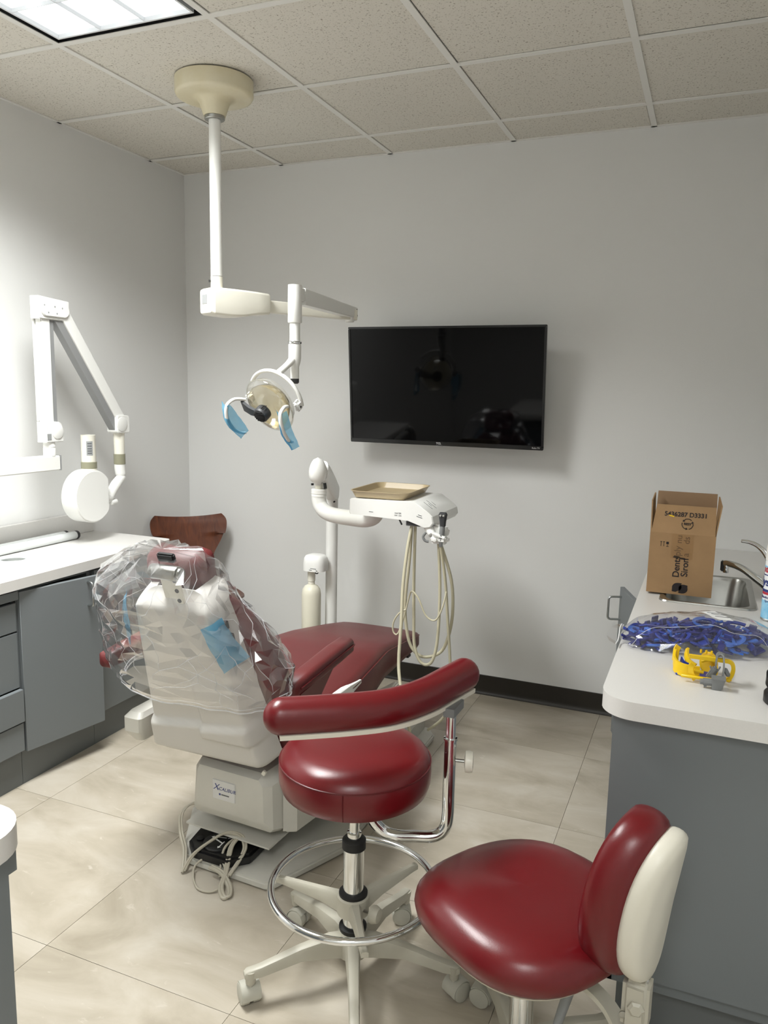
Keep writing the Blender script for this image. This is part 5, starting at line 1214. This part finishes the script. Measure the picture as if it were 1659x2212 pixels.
# ================================================================== THINGS ON THE RIGHT WORKTOP
# cardboard box straddling the sink rim
X0, X1, Y0_, Y1_, ZB, ZF = 2.607, 2.812, -0.988, -0.80, Z2 + 0.0075, 1.074
cb = thing('cardboard_box', 'open brown cardboard shipping box standing on the sink edge', 'box', ((X0 + X1) / 2, (Y0_ + Y1_) / 2, ZB))
th = 0.004
fw_ = obj('front_wall', bx(X0, X1, Y0_, Y0_ + th, ZB, ZF), 'card', cb)
obj('rear_wall', bx(X0, X1, Y1_ - th, Y1_, ZB, ZF), 'card', cb)
obj('side_wall', bx(X0, X0 + th, Y0_ + th, Y1_ - th, ZB, ZF), 'card', cb)
obj('side_wall', bx(X1 - th, X1, Y0_ + th, Y1_ - th, ZB, ZF), 'card', cb)
obj('bottom', bx(X0 + th, X1 - th, Y0_ + th, Y1_ - th, ZB, ZB + th), 'cardin', cb)
def flap(p0, p1, top0, top1, nrm):
    p0, p1, top0, top1, n = Vector(p0), Vector(p1), Vector(top0), Vector(top1), Vector(nrm).normalized() * th
    return loft([[p0, p1, p1 + n, p0 + n], [top0, top1, top1 + n, top0 + n]])
ffl = obj('front_flap', flap((X0 + 0.003, Y0_, ZF), (X1 - 0.003, Y0_, ZF), (X0 + 0.014, Y0_ + 0.022, ZF + 0.092), (X1 - 0.006, Y0_ + 0.022, ZF + 0.092), (0, 1, 0)), 'card', cb, smooth=False)
obj('rear_flap', flap((X0 + 0.002, Y1_, ZF), (X1 - 0.002, Y1_, ZF), (X0 + 0.006, Y1_ + 0.01, ZF + 0.118), (X1 - 0.004, Y1_ + 0.01, ZF + 0.118), (0, -1, 0)), 'cardin', cb, smooth=False)
obj('side_flap', flap((X0, Y0_ + 0.004, ZF), (X0, Y1_ - 0.004, ZF), (X0 - 0.004, Y0_ + 0.03, ZF + 0.102), (X0 - 0.004, Y1_ - 0.02, ZF + 0.114), (1, 0, 0)), 'card', cb, smooth=False)
obj('side_flap', flap((X1, Y0_ + 0.004, ZF), (X1, Y1_ - 0.004, ZF), (X1 + 0.012, Y0_ + 0.016, ZF + 0.098), (X1 + 0.004, Y1_ - 0.014, ZF + 0.112), (-1, 0, 0)), 'card', cb, smooth=False)
yf = Y0_ - 0.0003
XD, ZD = Vector((1, 0, 0)), UP
fn = Vector((0, 0.022, 0.092)).normalized(); fo = Vector((0, -fn.z, fn.y)) * 0.0006
text('box_print', '5436287 D3331', 0.0205, 'ink', ffl, Vector((2.714, Y0_, ZF)) + fn * 0.064 + fo, XD, fn, bold=0.0005)
# recycling mark: three arrows and a word
rc = Vector((2.721, Y0_, ZF)) + fn * 0.034 + fo
for k in range(3):
    a = RAD(90 + 120 * k); p = [rc + (XD * math.cos(a + RAD(d)) + fn * math.sin(a + RAD(d))) * r for d, r in ((-42, 0.0175), (-14, 0.0175), (20, 0.0175), (44, 0.0160))]
    obj('box_print', tube(p, 0.0012, 5), 'ink', ffl)
    q = p[-1]; tt = (p[-1] - p[-2]).normalized(); ss = tt.cross(Vector((0, -1, 0))).normalized(); b = bmesh.new(); b.faces.new([b.verts.new(v + fo) for v in (q + ss * 0.0045, q + tt * 0.006, q - ss * 0.0045)]); obj('box_print', b, 'ink', ffl, smooth=False)
text('box_print', 'RESY', 0.0105, 'ink', ffl, rc + fo * 0.6, XD, fn, bold=0.0003)
obj('yellow_fleck', box(Vector((2.670, Y0_, ZF)) + fn * 0.058 + fo * 1.5, (0.016, 0.0008, 0.004), rot=Matrix.Rotation(0.25, 3, 'Y')), 'yellow', ffl)
# upright printing on the front
text('box_print', 'Dents', 0.0295, 'ink', fw_, (2.698, yf, 0.962), UP, (-1, 0, 0), bold=0.0005)
text('box_print', 'Siron', 0.0295, 'ink', fw_, (2.724, yf, 0.962), UP, (-1, 0, 0), bold=0.0005)
text('box_print', 'ply', 0.0295, 'inkfade', fw_, (2.698, yf, 1.016), UP, (-1, 0, 0))
text('box_print', 'a', 0.0295, 'inkfade', fw_, (2.724, yf, 1.005), UP, (-1, 0, 0))
text('box_print', 'nu', 0.028, 'inkfade', fw_, (2.700, yf, 1.056), UP, (-1, 0, 0))
text('box_print', 'ds', 0.028, 'inkfade', fw_, (2.724, yf, 1.054), UP, (-1, 0, 0))
def curved_mark(pts, parent, m='ink'):
    b = bmesh.new(); b.faces.new([b.verts.new((x, yf - 0.0003, z)) for x, z in pts]); return obj('box_print', b, m, parent, smooth=False)
def arc(cx, cz, r, a0, a1, n=8): return [(cx + r * math.cos(RAD(a0 + (a1 - a0) * k / n)), cz + r * math.sin(RAD(a0 + (a1 - a0) * k / n))) for k in range(n + 1)]
lx, lz = 2.7125, 0.8905
curved_mark([(lx - 0.024, lz - 0.013), (lx - 0.012, lz - 0.014)] + arc(lx - 0.006, lz + 0.003, 0.012, -80, 40, 6)[::1] + [(lx + 0.006, lz + 0.017), (lx - 0.006, lz + 0.0175)] + arc(lx - 0.008, lz + 0.001, 0.016, 95, 190, 8), fw_)
curved_mark([(lx + 0.024, lz + 0.011), (lx + 0.014, lz + 0.013)] + arc(lx + 0.010, lz + 0.000, 0.013, 100, 200, 6) + [(lx - 0.003, lz - 0.017), (lx + 0.008, lz - 0.0175)] + arc(lx + 0.010, lz - 0.002, 0.015, -80, 20, 8), fw_)
curved_mark([(2.688, 1.000), (2.704, 0.998), (2.7005, 0.990), (2.684, 0.993)], fw_); curved_mark([(2.708, 0.995), (2.7225, 0.994), (2.7225, 0.988), (2.705, 0.989)], fw_)
# small handling marks
for k in (0, 0.009): obj('box_print', join(bx(2.643 + k, 2.6445 + k, yf - 0.0004, yf, 1.028, 1.043), box((2.6438 + k, yf - 0.0002, 1.043), (0.006, 0.0004, 0.002))), 'ink', fw_)
obj('box_print', join(bx(2.660, 2.668, yf - 0.0004, yf, 1.036, 1.044), bx(2.6635, 2.6645, yf - 0.0004, yf, 1.029, 1.036), bx(2.660, 2.668, yf - 0.0004, yf, 1.0275, 1.029)), 'ink', fw_)
tp = bmesh.new(); tp.faces.new([tp.verts.new(v) for v in ((2.676, yf - 0.0012, 0.99), (2.745, yf - 0.0012, 0.99), (2.745, yf - 0.0012, ZF - 0.001), (2.676, yf - 0.0012, ZF - 0.001))]); obj('parcel_tape', tp, 'tape', cb)

# zip bag full of blue plastic pieces
bcx, bcy = 2.785, -1.50
zb_ = thing('zip_bag', 'clear zip bag bulging with blue plastic pieces on the right worktop', 'plastic bag', (bcx, bcy, Z2))
def bag_h(u, v):
    r = (abs(u) ** 2.4 + abs(v) ** 2.2)
    return max(0.0, 1 - r) ** 0.5
bm = bmesh.new(); NU, NV = 56, 36; g = []
def bag_pt(u, v, top):
    x = bcx + u * 0.205; y = bcy + v * 0.128 + u * 0.045
    h = bag_h(u, v); z = Z2 + 0.004 + (0.073 * h if top else 0.002)
    q = Vector((x, y, z))
    w = noise.noise(q * 22) * 0.006 + (0.5 - abs(noise.noise(q * 26 + Vector((4, 2, 7))))) * 0.004
    if top: z += w * (0.3 + h) + 0.004
    x += noise.noise(q * 14 + Vector((9, 1, 1))) * 0.006
    return Vector((x, y, max(z, Z2 + 0.0012)))
for top in (True, False):
    rows = []
    for j in range(NV + 1):
        v = -1 + 2 * j / NV; row = []
        for i in range(NU + 1):
            u = -1 + 2 * i / NU
            uu = u * math.sqrt(max(0, 1 - 0.38 * v * v)); vv_ = v * math.sqrt(max(0, 1 - 0.30 * u * u))
            row.append(bm.verts.new(bag_pt(uu, vv_, top)))
        rows.append(row)
    if top:
        for j in range(NV):
            for i in range(NU): bm.faces.new((rows[j][i], rows[j][i + 1], rows[j + 1][i + 1], rows[j + 1][i]))
    else:
        for v_ in [q for r in rows for q in r]: bm.verts.remove(v_)
obj('film', bm, 'zip', zb_, angle=25)
zl = [bag_pt(-0.95, -0.75 + 1.5 * k / 10, True) + Vector((-0.01, 0, 0.003)) for k in range(11)]
obj('zip_strip', tube(zl, 0.0014, 6), 'paper', zb_)
obj('zip_lip', loft([[p + Vector((-0.002, 0, 0.0)) for p in zl], [p + Vector((-0.018 - 0.012 * math.sin(k * 0.9), 0.004, 0.010 * math.sin(k * 0.7) + 0.006)) for k, p in enumerate(zl)]], cap=False, closed=False), 'zip', zb_)
obj('seam_line', tube([bag_pt(-0.9 + 1.8 * k / 20, -0.62 - 0.05 * math.sin(k), True) + Vector((0, 0, 0.0015)) for k in range(21)], 0.0005, 5), 'paper', zb_)
# paper label lying on the top of the bag
lp = [[bag_pt(-0.06 + 0.24 * a + 0.20 * b_, 0.22 - 0.52 * b_, True) + Vector((0, -0.002, 0.005)) for a in (0, 0.33, 0.66, 1.0)] for b_ in (0, 0.25, 0.5, 0.75, 1.0)]
plb = obj('paper_label', loft(lp, cap=False, closed=False), 'paper', zb_)
for b_ in (1, 2, 3):
    p, q = lp[b_][1], lp[b_][3]; obj('label_print', tube([p + UP * 0.0006, q + UP * 0.0006], 0.0006, 4, smooth=False), 'print', plb)
# the blue pieces themselves
def piece_mesh(kind):
    if kind == 0: b = box((0, 0, 0), (0.046, 0.008, 0.005), 0.0015, 1)
    elif kind == 1: b = lathe([(0.016, -0.003), (0.019, 0), (0.016, 0.003), (0.010, 0.002), (0.010, -0.002)], 16)
    elif kind == 2: b = join(box((0, 0, 0), (0.026, 0.018, 0.004), 0.001, 1), box((0.010, 0, 0.007), (0.004, 0.018, 0.014), 0.001, 1))
    elif kind == 3: b = tube([(-0.02, -0.012, 0), (-0.005, -0.015, 0), (0.014, -0.010, 0.002), (0.018, 0.004, 0.002), (0.008, 0.014, 0), (-0.012, 0.014, 0)], 0.003, 6, sub=3, prof=[(-1.6, -0.6), (1.6, -0.6), (1.6, 0.6), (-1.6, 0.6)], up=(0, 0, 1))
    else: b = join(box((0, 0, 0), (0.012, 0.010, 0.008), 0.002, 1), box((0.012, 0, 0), (0.014, 0.004, 0.004), 0.001, 1))
    me = D.meshes.new('blue_piece'); b.to_mesh(me); b.free(); return me
kinds = []
for k in range(5):
    base_me = piece_mesh(k)
    for mt in ('blue1', 'blue2', 'blue3'):
        me = base_me.copy(); me.materials.append(M[mt]); kinds.append((k, mt, me))
NAMES = ('bite_bar', 'aiming_ring', 'bite_block', 'locator_hook', 'plug_piece')
LBL = ('blue plastic bite bar inside the zip bag', 'blue plastic ring inside the zip bag', 'blue plastic bite block inside the zip bag', 'blue plastic hook inside the zip bag', 'small blue plastic plug inside the zip bag')
rnd = random.Random(3); cnt = 0
while cnt < 190:
    u, v = rnd.uniform(-0.92, 0.92), rnd.uniform(-0.92, 0.88)
    h = bag_h(u, v)
    if h < 0.22: continue
    k = rnd.choice((0, 0, 1, 1, 2, 2, 3, 4)); mt = rnd.choice((0, 0, 1, 1, 1, 2)) ; kk, mn, me = kinds[k * 3 + mt]
    x = bcx + u * 0.190; y = bcy + v * 0.112 + u * 0.045
    lay = rnd.random() ** 0.55
    z = Z2 + 0.010 + (0.058 * h - 0.012) * max(0.0, lay)
    o = D.objects.new(NAMES[k], me); link(o); o.location = (x, y, z); o.rotation_euler = (rnd.uniform(-0.5, 0.5), rnd.uniform(-0.5, 0.5), rnd.uniform(0, 6.28))
    s_ = rnd.uniform(0.95, 1.4); o.scale = (s_, s_, s_)
    tag(o, LBL[k], 'dental part', 'blue %ss in the zip bag' % NAMES[k].replace('_', ' ')); cnt += 1

# yellow and grey film holders
def band(pts, w, t, up=(0, 0, 1), sub=5): return tube(pts, 1.0, prof=[(-t / 2, -w / 2), (t / 2, -w / 2), (t / 2, w / 2), (-t / 2, w / 2)], up=up, sub=sub)
fh = thing('film_holder', 'yellow curved X-ray film holder with blue lining beside the zip bag', 'film holder', (2.755, -1.755, Z2))
obj('front_band', band([(2.731, -1.735, 0.902), (2.729, -1.755, 0.890), (2.735, -1.775, 0.884), (2.750, -1.786, 0.881), (2.772, -1.790, 0.880), (2.788, -1.788, 0.880)], 0.022, 0.005), 'yellow', fh)
obj('lower_band', band([(2.731, -1.745, 0.874), (2.732, -1.765, 0.869), (2.742, -1.781, 0.867), (2.760, -1.789, 0.866), (2.785, -1.789, 0.866)], 0.009, 0.0065), 'yellow', fh)
obj('upright_arm', band([(2.731, -1.735, 0.880), (2.732, -1.728, 0.905), (2.736, -1.722, 0.914)], 0.014, 0.005, up=(1, 0.6, 0)), 'yellow', fh)
obj('inner_arm', band([(2.757, -1.725, 0.912), (2.756, -1.735, 0.900), (2.762, -1.752, 0.888), (2.778, -1.764, 0.882)], 0.014, 0.005, up=(0.3, 0.1, 1)), 'yellow', fh)
obj('blue_lining', join(band([(2.744, -1.745, 0.886), (2.752, -1.762, 0.880), (2.770, -1.772, 0.877)], 0.022, 0.003), bx(2.735, 2.81, -1.783, -1.735, Z2 + 0.001, Z2 + 0.0055, 0.001, 1)), 'blue1', fh)
fh2 = thing('film_holder', 'yellow saddle-shaped X-ray film holder behind the grey aiming frame', 'film holder', (2.80, -1.75, Z2))
rings = []
for k in range(13):
    a = RAD(-70 + 190 * k / 12); c = Vector((2.803, -1.752, 0.882)); r_ = 0.024
    p = c + Vector((r_ * math.cos(a), 0.010 * math.sin(a * 2), r_ * 0.9 * math.sin(a)))
    rings.append([p + Vector((0.002 * math.cos(a), dy, 0.002 * math.sin(a))) for dy in (-0.024, 0.016)] + [p + Vector((-0.002 * math.cos(a), dy, -0.002 * math.sin(a))) for dy in (0.016, -0.024)])
obj('saddle', loft(rings), 'yellow', fh2, angle=50)
obj('front_tab', band([(2.772, -1.806, 0.902), (2.768, -1.804, 0.893), (2.770, -1.806, 0.878), (2.780, -1.808, 0.864)], 0.012, 0.004, up=(1, 0, 0.2)), 'yellow', fh2)
obj('peg', cyl((2.776, -1.800, 0.884), (2.796, -1.795, 0.880), 0.004, n=10), 'yellow', fh2)
obj('rear_lobe', cushion(Vector((2.806, -1.728, 0.885)), Vector((1, 0, 0)), Vector((0, 0.3, 0.95)).normalized(), Vector((0, -0.95, 0.3)).normalized(), 0.020, 0.026, 0.008, 2.2, 24, 0.001, 0.4, 5), 'yellow', fh2)
for dx in (-0.012, 0.0, 0.012): obj('stud', cyl((2.800 + dx, -1.733, 0.908), (2.800 + dx, -1.733, 0.916), 0.0026, n=8), 'yellow', fh2)
ar2 = thing('aiming_device', 'grey X-ray aiming frame with yellow rods standing on the worktop', 'film holder', (2.825, -1.82, Z2))
obj('upper_rod', tube([(2.762, -1.800, 0.917), (2.80, -1.795, 0.9155), (2.840, -1.790, 0.914), (2.853, -1.789, 0.912), (2.859, -1.788, 0.904), (2.860, -1.786, 0.890), (2.856, -1.782, 0.874), (2.848, -1.779, 0.864)], 0.0034, 6, prof=[(-1.3, -1), (1.3, -1), (1.3, 1), (-1.3, 1)], up=(0, 1, 0.1), sub=4), 'yellow', ar2)
obj('rod_foot', box((2.852, -1.778, 0.8665), (0.014, 0.012, 0.012), 0.003, 2), 'yellow', ar2)
obj('lower_rod', box((2.785, -1.818, 0.873), (0.075, 0.008, 0.007), 0.002, 1), 'yellow', ar2)
gf = obj('aiming_frame', join(band([(2.822, -1.800, 0.872), (2.822, -1.796, 0.915), (2.826, -1.785, 0.927), (2.834, -1.778, 0.925), (2.838, -1.776, 0.912)], 0.012, 0.004, up=(0, 1, 0)),
    band([(2.838, -1.812, 0.872), (2.839, -1.806, 0.905), (2.836, -1.795, 0.927), (2.828, -1.788, 0.929)], 0.014, 0.004, up=(0, 1, 0)),
    box((2.814, -1.805, 0.886), (0.012, 0.016, 0.034), 0.003, 2, rot=Matrix.Rotation(0.5, 3, 'Y')), box((2.846, -1.806, 0.892), (0.010, 0.008, 0.022), 0.003, 1, rot=Matrix.Rotation(-0.5, 3, 'Y')),
    box((2.822, -1.806, 0.884), (0.004, 0.004, 0.044), 0.001, 1, rot=Matrix.Rotation(0.45, 3, 'Y')), box((2.818, -1.806, 0.884), (0.004, 0.004, 0.040), 0.001, 1, rot=Matrix.Rotation(-0.45, 3, 'Y'))), 'greyp', ar2, angle=40)
obj('socket_block', loft([[Vector((x, y, z)) for x, y in rrect(w, d_, 0.003, 2, cx_, -1.838)] for z, w, d_, cx_ in ((Z2 + 0.0005, 0.022, 0.024, 2.826), (Z2 + 0.012, 0.025, 0.026, 2.828), (Z2 + 0.024, 0.029, 0.028, 2.829), (Z2 + 0.027, 0.031, 0.03, 2.829))]), 'greyp', ar2, angle=30)
obj('socket_plug', join(cyl((2.818, -1.840, Z2 + 0.015), (2.797, -1.842, Z2 + 0.014), 0.0085, n=10), cyl((2.798, -1.842, Z2 + 0.014), (2.790, -1.843, Z2 + 0.014), 0.0065, n=10), box((2.802, -1.842, Z2 + 0.005), (0.006, 0.006, 0.006))), 'greyp', ar2, angle=30)

# spray can, cut by the right edge of the picture
SCX, SCY, SR = 2.984, -1.150, 0.033
cn_ = thing('spray_can', 'blue and white disinfectant spray can standing beside the sink', 'spray can', (SCX, SCY, Z2))
def seg(name, prof, m, par=cn_): return obj(name, lathe(prof, 40, (SCX, SCY, Z2)), m, par, angle=50)
seg('base_rim', [(SR - 0.003, 0.0), (SR, 0.002), (SR, 0.007), (SR - 0.001, 0.008)], 'satin')
seg('body', [(SR - 0.0006, 0.006), (SR - 0.0006, 0.180), (SR - 0.003, 0.188), (SR - 0.006, 0.192)], 'canwhite')
seg('blue_band', [(SR - 0.001, 0.008), (SR, 0.0082), (SR, 0.064), (SR - 0.001, 0.0642)], 'canblue')
seg('navy_band', [(SR - 0.001, 0.089), (SR, 0.0891), (SR, 0.097), (SR - 0.001, 0.0972)], 'bluenavy')
seg('red_band', [(SR - 0.001, 0.081), (SR, 0.0811), (SR, 0.0885), (SR - 0.001, 0.0886)], 'canred')
seg('navy_line', [(SR - 0.001, 0.139), (SR, 0.1391), (SR, 0.142), (SR - 0.001, 0.1421)], 'bluenavy')
seg('pale_band', [(SR - 0.001, 0.163), (SR, 0.1631), (SR, 0.168), (SR - 0.001, 0.1681)], 'canblue')
seg('cap', [(SR - 0.001, 0.184), (SR + 0.0005, 0.185), (SR - 0.0005, 0.225), (SR - 0.004, 0.238), (SR - 0.010, 0.243), (0.004, 0.244)], 'white')
A_ = RAD(-141)
text('brand_lettering', 'Lysol', 0.034, 'bluenavy', cn_, (0, 0, Z2 + 0.119), None, None, bend=(SCX, SCY, SR, A_), shear=0.15, bold=0.0008)
text('brand_lettering', '100', 0.020, 'canred', cn_, (0, 0, Z2 + 0.155), None, None, bend=(SCX, SCY, SR, A_ - 0.1), bold=0.0008)
text('brand_lettering', 'Disinfectant', 0.0105, 'bluenavy', cn_, (0, 0, Z2 + 0.073), None, None, bend=(SCX, SCY, SR, A_ + 0.1))
text('brand_lettering', 'Spray', 0.0105, 'bluenavy', cn_, (0, 0, Z2 + 0.062), None, None, bend=(SCX, SCY, SR, A_ + 0.28))
# black bits at the edge of the picture
bd_ = thing('black_puck', 'round black puck with a strap at the right edge of the worktop', 'puck', (2.968, -1.872, Z2))
obj('disc', lathe([(0.044, 0), (0.047, 0.003), (0.047, 0.022), (0.043, 0.027), (0.03, 0.028)], 36, (2.968, -1.872, Z2)), 'black', bd_, angle=50)
obj('strap', band([(2.940, -1.850, 0.886), (2.930, -1.835, 0.897), (2.935, -1.815, 0.908), (2.965, -1.805, 0.914), (3.00, -1.805, 0.912)], 0.018, 0.006), 'black', bd_)
rl2 = thing('bottle_lid', 'black round lid lying by the end of the zip bag', 'lid', (2.985, -1.585, Z2))
obj('body', lathe([(0.030, 0), (0.033, 0.002), (0.033, 0.022), (0.029, 0.026), (0.02, 0.026)], 28, (2.985, -1.600, Z2)), 'charcoal', rl2)
obj('rim', lathe([(0.0335, 0.002), (0.0345, 0.004), (0.0345, 0.008), (0.0335, 0.010)], 28, (2.985, -1.600, Z2), cap=False), 'black', rl2)
